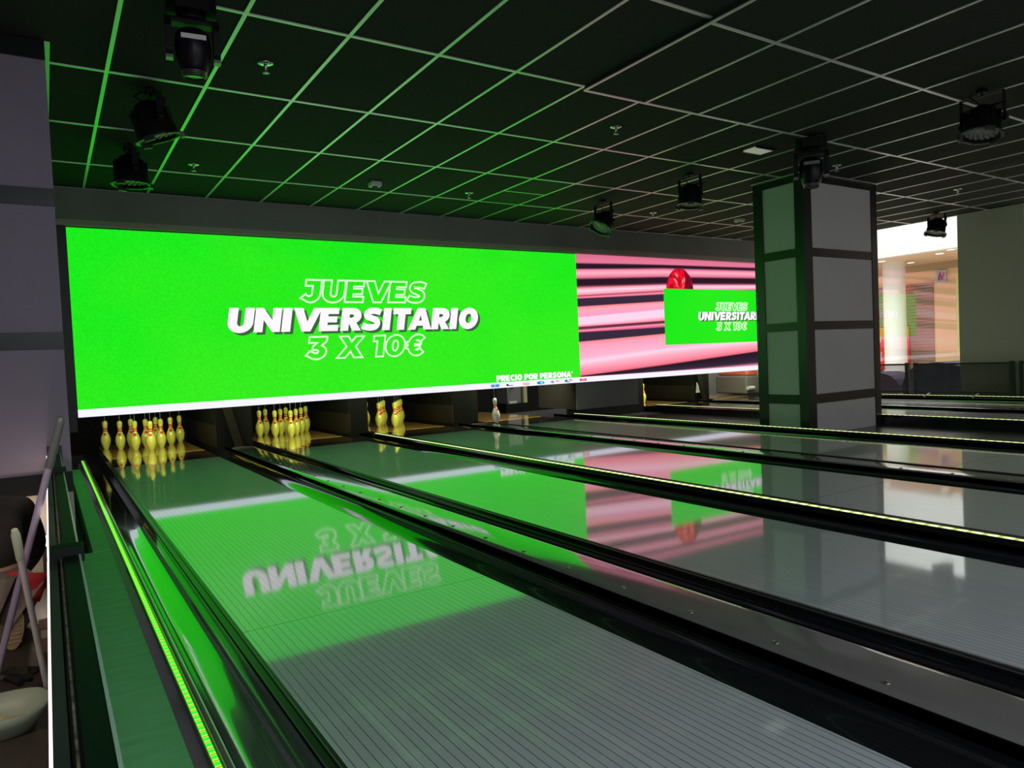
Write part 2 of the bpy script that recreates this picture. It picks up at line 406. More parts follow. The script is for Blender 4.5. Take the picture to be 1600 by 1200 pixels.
def gutter_profile(x0, x1, depth, lip0=0.0, lip1=0.03, n=18, flat=False):
    """trough between lane edge x0 and capping edge x1, thin shell"""
    cx = (x0 + x1) / 2; r = abs(x1 - x0) / 2; sgn = 1 if x1 > x0 else -1
    top = [(x0, lip0)]
    if flat:
        for k in range(n + 1):
            u = -1 + 2 * k / n
            top.append((cx + sgn * r * 0.985 * u, -0.004 - depth * (1 - abs(u) ** 4) + (0.02 * (u + 1) / 2)))
        top.append((x1, lip1)); return top
    for k in range(n + 1):
        a = PI + PI * k / n
        top.append((cx + sgn * r * math.cos(a), -0.008 + depth * math.sin(a)))
    top.append((x1, lip1))
    return top
GUT_SIDE = ['left', 'right']
GUT_NAME = ['the leftmost lane', 'the second lane', 'the third lane', 'the fourth lane', 'the lane beyond the column', 'the farthest right lane']
for i, cx in enumerate(LANES):
    for sd in (-1, 1):
        first = (i == 0 and sd < 0)
        x0, x1 = cx + sd * (HW + (0.050 if sd < 0 else 0.001)), cx + sd * (HW + GW - (0.003 if first else 0.001))
        first = (i == 0 and sd < 0)
        prof = gutter_profile(x0, x1, 0.055 if first else 0.085, flat=first)
        outer = [(x, z - 0.006) for x, z in prof]
        g = thing('gutter', 'black glossy gutter along the %s edge of %s' % ('left' if sd < 0 else 'right', GUT_NAME[i]), 'gutter', ((x0 + x1) / 2, 0, -0.1), 'lane gutters')
        mt = M['gutter_grey'] if first else M['gutter']
        sh = MB()
        n = len(prof)
        for (ya, yb) in ((Y0, -4.86 if first else -0.64), ):
            vs = [(x, ya, z) for x, z in prof] + [(x, yb, z) for x, z in prof] + [(x, ya, z) for x, z in outer] + [(x, yb, z) for x, z in outer]
            fs = [(k, k + 1, n + k + 1, n + k) for k in range(n - 1)] + [(2 * n + k, 3 * n + k, 3 * n + k + 1, 2 * n + k + 1) for k in range(n - 1)]
            sh.add(vs, fs, 0, True)
        part(sh, 'trough', mt, g, fix=False)
        if not first: continue
        # flat bottomed gutter beside the pins
        fl = [(x0, 0.0), (x0 + sd * 0.012, -0.10), (x1 - sd * 0.02, -0.10), (x1, 0.03)]
        fo = [(x, z - 0.006) for x, z in fl]
        sh = MB(); n = 4
        ya, yb = -4.86, 1.3
        vs = [(x, ya, z) for x, z in fl] + [(x, yb, z) for x, z in fl] + [(x, ya, z) for x, z in fo] + [(x, yb, z) for x, z in fo]
        sh.add(vs, [(k, k + 1, n + k + 1, n + k) for k in range(n - 1)] + [(2 * n + k, 3 * n + k, 3 * n + k + 1, 2 * n + k + 1) for k in range(n - 1)], 0)
        part(sh, 'flat_gutter', M['gutter'], g, fix=False)
        if first:
            part(box(-0.705, -0.605, -4.98, -4.80, -0.0985, -0.0965), 'sticker', M['sticker'], g)
            tag(g.children[-1], 'white sticker')
for i, cx in enumerate(LANES):
    # bumper rail folded at the left lane edge
    r = thing('bumper_rail', 'black grooved bumper rail along the left edge of %s' % GUT_NAME[i], 'rail', (cx - HW - 0.03, 0, 0), 'bumper rails')
    part(box(cx - HW - 0.048, cx - HW - 0.002, Y0, -0.9, -0.045, 0.004), 'rail_body', M['rail'], r)
    part(box(cx - HW - 0.019, cx - HW - 0.014, Y0, -0.9, 0.003, 0.0075), 'groove_strip', M['rail_grey'], r)
    part(box(cx - HW - 0.0475, cx - HW - 0.045, Y0, -0.9, 0.003, 0.009), 'groove_strip', M['rail_grey'], r)

# wide bolted cappings between lanes of a pair
CAPS = [((LANES[0] + LANES[1]) / 2, 'wide grey glossy capping with bolts between the first and second lanes'),
        ((LANES[2] + LANES[3]) / 2, 'wide grey glossy capping between the third and fourth lanes'),
        ((LANES[4] + LANES[5]) / 2, 'wide grey capping between the two lanes beyond the column')]
for cx, lab in CAPS:
    hwid = 0.132
    c = thing('division_capping', lab, 'lane divider', (cx, 0, 0), 'lane division cappings')
    prof = [(cx - hwid, -0.19), (cx - hwid, 0.018)]
    for k in range(9):
        a = k / 8
        prof.append((cx - hwid + 0.004 + 0.03 * a, 0.022 + 0.013 * math.sin(a * PI / 2)))
    for k in range(1, 9):
        a = k / 8
        prof.append((cx - hwid + 0.034 + a * (2 * hwid - 0.09), 0.035 + 0.003 * math.sin(a * PI)))
    for k in range(1, 9):
        a = k / 8
        prof.append((cx + hwid - 0.056 + 0.052 * math.sin(a * PI / 2), 0.035 - 0.016 * (1 - math.cos(a * PI / 2))))
    prof += [(cx + hwid, 0.010), (cx + hwid, -0.19)]
    part(MB().prism(prof, Y0, -1.0, smooth=True, caps=True), 'capping', M['cap'], c)
    part(box(cx - hwid + 0.0002, cx - hwid + 0.014, Y0, -1.0, 0.016, 0.0245), 'edge_strip', M['capedge'], c)
    bl = 0
    for k in range(22):
        y = -2.3 - 0.36 * k
        if y < -10: break
        part(MB().lathe([(0.0, 0.0), (0.012, 0.0), (0.011, 0.004), (0.004, 0.005), (0, 0.005)], (cx - hwid + 0.052, y, 0.0345), 10), 'bolt', M['bolt'], c)

# narrow dividers that carry the LED strips
def led_strip(x, lab, m, wid=0.026, z=0.05, y0=Y0, y1=-1.15, body=0.068, clips=()):
    s_ = thing('led_strip', lab, 'light strip', (x, 0, 0), 'lane light strips')
    prof = [(x - body / 2, -0.19), (x - body / 2, 0.022), (x - body / 2 + 0.004, 0.030), (x - wid / 2 - 0.004, z - 0.006), (x - wid / 2 - 0.002, z), (x + wid / 2 + 0.004, z), (x + wid / 2 + 0.005, z - 0.004),
            (x + body / 2, 0.026), (x + body / 2, -0.19)]
    part(MB().prism(prof, y0, y1), 'channel', M['blackgloss'], s_)
    part(box(x - wid / 2, x + wid / 2, y0, y1, z - 0.001, z + 0.003), 'light_diffuser', m, s_)
    part(box(x + wid / 2 + 0.001, x + wid / 2 + 0.008, y0, y1, z - 0.003, z + 0.007), 'rear_lip', M['black'], s_)
    for y in clips:
        part(MB().tube([(x - 0.06, y + 0.02, z - 0.02), (x + 0.05, y - 0.02, z + 0.035)], 0.012, 6), 'clip', M['white_plastic'], s_)
    return s_
led_strip((LANES[1] + LANES[2]) / 2, 'lime dotted light strip between the second and third lanes', M['ledlime'])
led_strip(LANES[3] + 0.795, 'lime dotted light strip beyond the fourth lane, in front of the column', M['ledlime'])
led_strip(LANES[4] - 0.795, 'lime dotted light strip on the black kerb behind the column', M['ledlime'], z=0.06)
led_strip(LANES[5] + 0.795, 'pale light strip with white clips in front of the mesh barrier', M['ledlime'], z=0.06, clips=(-3.98, -4.72))

# left edge: the near strip with its grey edging
ls = thing('led_strip', 'green and yellow cell light strip along the left gutter, nearest the viewer', 'light strip', (-0.78, 0, 0), 'lane light strips')
prof = [(-0.8375, -0.19), (-0.8375, 0.018), (-0.8100, 0.026), (-0.8080, 0.046), (-0.7780, 0.046)]
for k in range(7):
    a = k / 6 * PI / 2
    prof.append((-0.7780 + 0.018 * math.sin(a), 0.030 + 0.018 * math.cos(a)))
prof += [(-0.7580, -0.19)]
part(MB().prism(prof, Y0, -0.95), 'edging', M['cap'], ls)
part(box(-0.8050, -0.7915, Y0, -0.95, 0.045, 0.050), 'light_diffuser', M['led'], ls)
lip = [(-0.7750 + 0.011 * math.cos(2 * PI * k / 12), 0.046 + 0.009 * math.sin(2 * PI * k / 12)) for k in range(12)]
part(MB().prism(lip, Y0, -0.95, smooth=True), 'clear_bead', M['cap'], ls)

# board walkway, tinted with the screen's green light, beside the left lane
gb = thing('walkway_board', 'green vinyl board walkway in two lengths along the left barrier', 'walkway', (-0.9, 0, 0))
part(box(-1.02, -0.838, Y0, -5.712, -0.19, 0.02), 'board', M['board'], gb, bevel=0.002)
part(box(-0.925, -0.838, -5.697, -1.5, -0.19, 0.02), 'board', M['board'], gb, bevel=0.002)

# black kerb face / dark platform that carries the column
struct(box(LANES[3] + 0.83, LANES[4] - 0.83, -18.3, 1.3, -0.19, PLAT), 'trim_4', M['platform'])
struct(box(LANES[4] - 0.831, LANES[4] - 0.80, -18.3, 1.3, -0.19, 0.03), 'trim_5', M['blackgloss'])

# ------------------------------------------------------------------ panelled column
X0c, X1c, Yn, Yb = 6.27, 7.76, -5.15, -4.46
co = thing('column', 'square column with grey panels in a black metal frame standing between the lanes', 'column', ((X0c + X1c) / 2, (Yn + Yb) / 2, PLAT))
part(box(X0c + 0.03, X1c - 0.03, Yn + 0.03, Yb - 0.03, PLAT, CZ), 'core', M['dark'], co)
ZB = [(PLAT, 0.29), (0.40, 1.15), (1.25, 2.00), (2.10, 2.86)]
for z0, z1 in ZB:
    part(box(6.425, 7.64, Yn + 0.012, Yn + 0.03, z0, z1), 'front_panel', M['panel'], co)
    part(box(X0c + 0.012, X0c + 0.03, -5.03, -4.59, z0, z1), 'side_panel', M['panel'], co)
fr = MB()
for xa, xb in ((X0c, 6.42), (7.64, X1c)): fr.box(xa, xb, Yn, Yn + 0.028, PLAT, CZ)
for ya, yb in ((Yn + 0.001, -5.03), (-4.59, Yb)): fr.box(X0c + 0.001, X0c + 0.028, ya, yb, PLAT, CZ)
fr.box(X1c - 0.03, X1c, Yn + 0.02, Yb, PLAT, CZ); fr.box(X0c, X1c, Yb - 0.03, Yb, PLAT, CZ)
part(fr, 'corner_frame', M['colframe'], co)
for z0, z1 in ((0.29, 0.40), (1.15, 1.25), (2.00, 2.10), (2.86, CZ)):
    b_ = MB(); b_.box(6.42, 7.64, Yn + 0.003, Yn + 0.028, z0, z1); b_.box(X0c + 0.003, X0c + 0.028, -5.03, -4.59, z0, z1)
    part(b_, 'cross_band', M['colframe'], co)
part(MB().box(X0c - 0.03, X1c + 0.02, Yn - 0.025, Yn, CZ - 0.004, CZ + 0.004).box(X0c - 0.03, X0c, Yn - 0.025, Yb, CZ - 0.004, CZ + 0.004), 'ceiling_trim', M['tbar'], co)

# ------------------------------------------------------------------ pit: partitions, mask panel, pin lights
def kick(x0, x1, lab, brace=True, yf=-0.60):
    k = thing('kickback_partition', lab, 'partition', ((x0 + x1) / 2, 0, -0.1), 'pit partitions')
    part(box(x0, x1, yf, 1.6, -0.15, 0.85), 'partition_body', M['pit'], k)
    part(box(x0 - 0.004, x0 + 0.02, yf - 0.01, 1.6, 0.02, 0.30), 'side_board', M['pitbrown'], k)
    if brace:
        T = Matrix.Translation(((x0 + x1) / 2 - 0.02, yf - 0.03, 0.28)) @ Matrix.Rotation(math.radians(-14), 4, 'Y')
        part(MB().box(-0.05, 0.05, -0.015, 0.015, -0.32, 0.42, T=T), 'diagonal_brace', M['pitbrown'], k)
kick(0.66, 1.12, 'black pit partition with slanted brace between the first and second pin decks')
kick(2.42, 2.70, 'black pit partition between the second and third pin decks', False)
kick(4.05, 4.50, 'black pit partition between the third and fourth pin decks, beside the white pin', False)
kick(9.25, 9.70, 'black pit partition with slanted brace right of the masking panel', True)
mp_ = thing('masking_panel', 'plain dark grey masking panel under the screen between the fourth lane and the column', 'panel', (6.6, -1.3, 0.12))
part(box(5.94, 7.24, -1.26, -1.23, 0.115, 0.545), 'panel_face', mat('masking_grey', (0.28, 0.285, 0.27), 0.65), mp_)
part(box(5.94, 5.97, -1.23, -0.2, 0.115, 0.545), 'side_face', M['dark'], mp_)
part(box(6.02, 7.70, -0.9, -0.86, PLAT, 0.60), 'plinth', M['dark'], mp_)
# small pit objects under the screen on the fourth lane's right
for i, cx in enumerate(LANES):
    area('pin_deck_lamp', (cx, -1.05, 0.80), (cx, 0.55, 0.12), 0.95, 0.10, 13.0 if i < 3 else (20.0 if i == 3 else 12.0), (0.98, 1.0, 0.58))
mc = thing('pit_mechanism', 'small dark pinsetter motor with grey cover plate under the screen logos', 'machine', (6.5, 1.5, -0.2))
part(box(6.30, 6.62, 1.36, 1.76, 0.10, 0.70), 'housing', mat('pit_housing', (0.10, 0.10, 0.13), 0.4), mc, bevel=0.01)
part(box(6.32, 6.50, 1.33, 1.36, 0.06, 0.15), 'cover_plate', mat('cover_grey', (0.32, 0.34, 0.34), 0.4), mc, bevel=0.005)
part(MB().tube([(6.42, 1.33, 0.52), (6.44, 1.31, 0.46), (6.42, 1.33, 0.40)], 0.03), 'wheel', mat('wheel_olive', (0.35, 0.34, 0.16), 0.4), mc)
part(box(6.66, 6.74, 1.33, 1.40, 0.05, 0.6), 'upright', mat('upright_tan', (0.30, 0.28, 0.18), 0.5), mc)
part(box(6.24, 6.78, 1.32, 1.80, -0.20, 0.105), 'base', M['pit'], mc)
pf = thing('ball_lift', 'grey ball lift cover with red top and light handle beside the column', 'machine', (11.1, -0.35, 0))
part(box(10.92, 11.36, -0.5, 0.3, 0.03, 0.40), 'cover', mat('lift_grey', (0.13, 0.125, 0.125), 0.5), pf, bevel=0.03)
part(box(10.98, 11.34, -0.48, 0.28, 0.40, 0.56), 'red_top', mat('lift_red', (0.55, 0.12, 0.08), 0.5), pf, bevel=0.04)
part(MB().tube([(10.93, -0.53, 0.15), (11.12, -0.53, 0.15)], 0.04, 10), 'handle', mat('lift_handle', (0.5, 0.5, 0.48), 0.35), pf)
wf = thing('sheet_scrap', 'small white triangular sheet leaning in the dark pit right of the masking panel', 'sheet', (9.40, -0.61, 0.1))
part(MB().prism([(9.33, 0.16), (9.52, 0.16), (9.36, 0.36)], -0.614, -0.604), 'sheet', M['white_plastic'], wf)

# ------------------------------------------------------------------ pins
PIN_IN = [(0, 2.03), (0.2, 2.25), (0.75, 2.828), (2.25, 3.906), (3.375, 4.51), (4.5, 4.766), (5.875, 4.563), (7.25, 3.703), (8.0, 2.95), (8.625, 2.472), (9.375, 1.965), (10, 1.797),
          (10.875, 1.87), (11.75, 2.094), (12.625, 2.406), (13.5, 2.547), (14.1, 2.40), (14.55, 1.95), (14.85, 1.3), (14.97, 0.6), (15, 0.0)]
PP = [(d * 0.0127, h * 0.0254) for h, d in PIN_IN]
def pin_r(z):
    for (r0, z0), (r1, z1) in zip(PP, PP[1:]):
        if z0 <= z <= z1: return r0 + (r1 - r0) * (z - z0) / (z1 - z0)
    return 0
def make_pin(body, mark=True):
    p = bpy.data.objects.new('bowling_pin', None); COL.objects.link(p); p.empty_display_size = 0.05
    MB().lathe(PP, seg=24).build('pin_body', body, p)
    for z0, z1 in ((0.238, 0.254), (0.266, 0.283)):
        MB().lathe([(pin_r(z0) + 0.0004, z0), (pin_r(z0) + 0.0012, z0 + 0.001), (pin_r(z1) + 0.0012, z1 - 0.001), (pin_r(z1) + 0.0004, z1)], seg=24).build('neck_band', M['pin_red'], p)
    em = MB(); vs = []; n = 7
    for j, z in enumerate((0.188, 0.203, 0.216)):
        for k in range(n):
            a = -PI / 2 + (k - 3) * 0.13 * (1 if j != 1 else 1.35); r = pin_r(z) + 0.001
            vs.append((r * math.cos(a), r * math.sin(a), z + (0.004 if (j == 2 and k % 2 == 1) else 0)))
    em.add(vs, [(j * n + k, j * n + k + 1, (j + 1) * n + k + 1, (j + 1) * n + k) for j in range(2) for k in range(n - 1)], 0, True)
    em.build('crown_mark', M['pin_red'], p)
    MB().tube([(0, 0, 0.378), (0, 0, 0.86)], 0.0022, 5).build('cord', M['cord'], p)
    return p
def copy_tree(o, parent=None):
    c = o.copy(); COL.objects.link(c)
    if parent: c.parent = parent
    for ch in list(o.children): copy_tree(ch, c)
    return c
SPOT = {1: (0, 0), 2: (-.1524, .264), 3: (.1524, .264), 4: (-.3048, .528), 5: (0, .528), 6: (.3048, .528), 7: (-.4572, .792), 8: (-.1524, .792), 9: (.1524, .792), 10: (.4572, .792)}
WHERE = {1: 'front pin of the triangle', 2: 'left pin of the second row', 3: 'right pin of the second row', 4: 'left pin of the third row', 5: 'middle pin of the third row', 6: 'right pin of the third row',
         7: 'leftmost pin of the back row', 8: 'second pin from left in the back row', 9: 'third pin from left in the back row', 10: 'rightmost pin of the back row'}
LN = ['leftmost lane', 'second lane', 'third lane']
yp = make_pin(M['yellow_pin']); first = True
for i in range(3):
    for k in range(1, 11):
        if i > 0 and k == 7: continue
        o = yp if first else copy_tree(yp); first = False
        o.location = (LANES[i] + SPOT[k][0], SPOT[k][1], 0.0); o.rotation_euler = (0, 0, random.uniform(-0.35, 0.35))
        tag(o, 'yellow red-banded bowling pin, %s on the %s' % (WHERE[k], LN[i]), 'bowling pin', 'yellow pins on the %s' % LN[i])
o = copy_tree(yp); o.location = (LANES[4] - 0.03, 0, 0); tag(o, 'lone yellow bowling pin half hidden behind the dark grey masking panel', 'bowling pin', 'yellow pins beyond the masking panel')
wp = make_pin(M['white_pin']); wp.location = (4.648, -0.90, 0.004); wp.rotation_euler = (0.03, -0.085, 0.2)
tag(wp, 'white red-banded bowling pin hanging tilted in front of the third and fourth lanes', 'bowling pin')

# ------------------------------------------------------------------ screen
S_X0, S_X1, S_Z0, S_Z1 = -0.82, 11.33, 0.55, 2.555
SEAM = 5.945
K = 1.07
def screen_green():
    m = bpy.data.materials.new('screen_green'); m.use_nodes = True
    N, L = m.node_tree.nodes, m.node_tree.links
    N.remove(N['Principled BSDF'])
    tc = N.new('ShaderNodeTexCoord')
    n1 = N.new('ShaderNodeTexNoise'); n1.inputs['Scale'].default_value = 0.5; L.new(tc.outputs['Object'], n1.inputs[0])
    n2 = N.new('ShaderNodeTexNoise'); n2.inputs['Scale'].default_value = 60; L.new(tc.outputs['Object'], n2.inputs[0])
    c1 = N.new('ShaderNodeValToRGB'); c1.color_ramp.elements[0].position = 0.35; c1.color_ramp.elements[1].position = 0.65
    c1.color_ramp.elements[0].color = (0.010, 0.71, 0.010, 1); c1.color_ramp.elements[1].color = (0.032, 0.72, 0.012, 1)
    L.new(n1.outputs[0], c1.inputs[0])
    mr = N.new('ShaderNodeMapRange'); mr.inputs['From Min'].default_value = 0.3; mr.inputs['From Max'].default_value = 0.7
    mr.inputs['To Min'].default_value = 0.90 * K; mr.inputs['To Max'].default_value = 1.08 * K
    L.new(n2.outputs[0], mr.inputs[0])
    e = N.new('ShaderNodeEmission'); L.new(c1.outputs[0], e.inputs[0]); L.new(mr.outputs[0], e.inputs[1])
    L.new(e.outputs[0], N['Material Output'].inputs[0])
    return m
M['sgreen'] = screen_green()
M['swhite'] = emis('screen_white', (0.98, 0.82, 1.0), 1.04)
M['sband'] = emis('screen_band_white', (0.80, 0.80, 0.98), 1.04)
M['sshadow'] = emis('screen_text_shadow', (0.035, 0.12, 0.04), 1.0)
M['soutline'] = emis('screen_outline', (0.66, 0.92, 0.60), 1.05)
def emis_vc(name):
    m = bpy.data.materials.new(name); m.use_nodes = True
    N, L = m.node_tree.nodes, m.node_tree.links
    N.remove(N['Principled BSDF'])
    a = N.new('ShaderNodeVertexColor'); a.layer_name = 'picture'
    e = N.new('ShaderNodeEmission'); e.inputs[1].default_value = K; L.new(a.outputs[0], e.inputs[0])
    L.new(e.outputs[0], N['Material Output'].inputs[0])
    return m
M['spic'] = emis_vc('screen_picture')
def lin(c): return tuple(((x / 255) / 12.92 if x / 255 <= 0.04045 else ((x / 255 + 0.055) / 1.055) ** 2.4) for x in c)

scr = thing('led_screen', 'long LED screen wall over the pins with green promotion panels and pink machine picture', 'screen', (5.25, -1.3, 1.55))
part(box(S_X0 - 0.01, S_X1 + 0.01, SCR_Y + 0.006, SCR_Y + 0.09, S_Z0 - 0.002, S_Z1 + 0.01), 'cabinet', M['black'], scr)
part(box(-0.96, S_X0 - 0.012, SCR_Y - 0.02, SCR_Y + 0.09, 0.40, 2.566), 'side_bezel', M['black'], scr)
def sheet(x0, x1, z0, z1, dy, name, m, parent=scr):
    return part(MB().add([(x0, SCR_Y - dy, z0), (x1, SCR_Y - dy, z0), (x1, SCR_Y - dy, z1), (x0, SCR_Y - dy, z1)], [(0, 1, 2, 3)]), name, m, parent, fix=False)
BAND = 0.632
sheet(S_X0, SEAM, BAND, S_Z1, 0, 'green_panel', M['sgreen'])
sheet(S_X0, S_X1, S_Z0, BAND, 0, 'white_band', M['sband'])

# pink machine picture, rows of (z at left, z at box edge, z at right, colour)
PK = (255, 155, 170); PL = (255, 200, 222); PB = (252, 168, 184); DK = (38, 22, 34); BR = (130, 60, 80); MV = (215, 112, 142); ND = (52, 40, 58)
rows = [(2.56, 2.56, 2.56, (200, 100, 130)), (2.47, 2.50, 2.53, MV), (2.43, 2.46, 2.50, MV), (2.40, 2.44, 2.47, DK), (2.33, 2.40, 2.44, DK), (2.31, 2.37, 2.41, (225, 115, 150)), (2.26, 2.33, 2.37, PB), (2.19, 2.26, 2.31, MV),
        (2.155, 2.23, 2.28, DK), (2.07, 2.15, 2.21, DK), (2.045, 2.12, 2.18, BR), (2.01, 2.10, 2.16, PK), (1.98, 2.07, 2.14, PL), (1.925, 2.03, 2.1, PK), (1.90, 2.00, 2.07, BR), (1.885, 1.985, 2.05, (235, 120, 150)), (1.865, 1.96, 2.03, (235, 120, 150)),
        (1.86, 1.945, 2.02, ND), (1.74, 1.835, 1.92, ND), (1.73, 1.825, 1.91, (255, 120, 130)), (1.69, 1.79, 1.88, (255, 160, 170)), (1.575, 1.70, 1.80, (240, 150, 190)), (1.56, 1.69, 1.79, PL), (1.46, 1.58, 1.70, PL), (1.42, 1.50, 1.6, (235, 110, 130)),
        (1.41, 1.495, 1.59, ND), (1.375, 1.455, 1.55, BR), (1.365, 1.45, 1.54, (250, 140, 170)), (1.335, 1.40, 1.50, (200, 90, 120)), (1.33, 1.385, 1.49, ND), (1.19, 1.285, 1.40, ND), (1.18, 1.27, 1.39, (255, 130, 130)), (1.13, 1.22, 1.33, (250, 150, 175)),
        (0.93, 1.05, 1.20, (255, 170, 195)), (0.86, 1.0, 1.14, PL), (0.80, 0.93, 1.08, PB), (0.74, 0.84, 1.03, (250, 140, 165)), (0.66, 0.765, 0.985, (225, 110, 125)), (0.645, 0.74, 0.96, DK), (0.638, 0.645, 0.72, ND), (0.632, 0.632, 0.65, (235, 140, 165)), (0.632, 0.632, 0.632, PL)]
def picture(x0, xm, x1, rows, dy, name):
    me = bpy.data.meshes.new(name); vs = []; fs = []; cs = []
    for zl, zm, zr, c in rows:
        vs += [(x0, SCR_Y - dy, zl), (xm, SCR_Y - dy, zm), (x1, SCR_Y - dy, zr)]; cs += [lin(c)] * 3
    for j in range(len(rows) - 1):
        for k in range(2): a = 3 * j + k; fs.append((a, a + 3, a + 4, a + 1))
    me.from_pydata(vs, [], fs); me.update(); me.materials.append(M['spic'])
    ca = me.color_attributes.new('picture', 'FLOAT_COLOR', 'POINT')
    for d, c in zip(ca.data, cs): d.color = (*c, 1)
    o = bpy.data.objects.new(name, me); COL.objects.link(o); return at(o, scr)
picture(SEAM, 7.81, S_X1, rows, 0, 'pink_picture')
# red faceted dome in the picture
def dome():
    me = bpy.data.meshes.new('red_dome'); vs = []; fs = []; cs = []
    cx, z0, rx, rz = 8.21, 2.02, 0.33, 0.385; R_, S_ = 7, 20
    for j in range(R_ + 1):
        for k in range(S_ + 1):
            a = PI * k / S_; r = j / R_
            vs.append((cx + rx * r * math.cos(a), SCR_Y - 0.002, z0 + rz * r * math.sin(a)))
            t = random.random(); side = math.cos(a) * r
            c = (235, 15, 45) if side < 0.35 else (120, 12, 40)
            if r > 0.86: c = (150, 20, 45)
            if (j, k) in ((3, 14), (4, 14), (4, 6), (3, 7), (5, 12), (2, 4), (2, 15)): c = (255, 150, 130)
            elif t < 0.25: c = tuple(int(v_ * 0.7) for v_ in c)
            cs.append(lin(c))
    for j in range(R_):
        for k in range(S_): a = j * (S_ + 1) + k; fs.append((a, a + 1, a + S_ + 2, a + S_ + 1))
    me.from_pydata(vs, [], fs); me.materials.append(M['spic'])
    ca = me.color_attributes.new('picture', 'FLOAT_COLOR', 'POINT')
    for d, c in zip(ca.data, cs): d.color = (*c, 1)
    o = bpy.data.objects.new('red_dome', me); COL.objects.link(o); at(o, scr)
dome()
BX0, BX1, BZ0, BZ1 = 7.81, 10.72, 1.085, 2.045
sheet(BX0, BX1, BZ0, BZ1, 0.004, 'small_green_panel', M['sgreen'])

# --- lettering, drawn as polygons one unit high
def arc(cx, cy, rx, ry, a0, a1, n=14):
    return [(cx + rx * math.cos(math.radians(a0 + (a1 - a0) * k / n)), cy + ry * math.sin(math.radians(a0 + (a1 - a0) * k / n))) for k in range(n + 1)]
def stroke(pts, h):
    # smooth the centre line, then offset to both sides
    P = [Vector(p) for p in pts]; Q = []
    for i in range(len(P) - 1):
        p0, p1, p2, p3 = P[max(i - 1, 0)], P[i], P[i + 1], P[min(i + 2, len(P) - 1)]
        for t in (0, .33, .66):
            Q.append(0.5 * ((2 * p1) + (p2 - p0) * t + (2 * p0 - 5 * p1 + 4 * p2 - p3) * t * t + (3 * p1 - p0 - 3 * p2 + p3) * t ** 3))
    Q.append(P[-1]); A = []; B = []
    for i, q in enumerate(Q):
        d = (Q[min(i + 1, len(Q) - 1)] - Q[max(i - 1, 0)]).normalized(); n = Vector((-d.y, d.x))
        A.append(tuple(q + h * n)); B.append(tuple(q - h * n))
    return A + B[::-1]
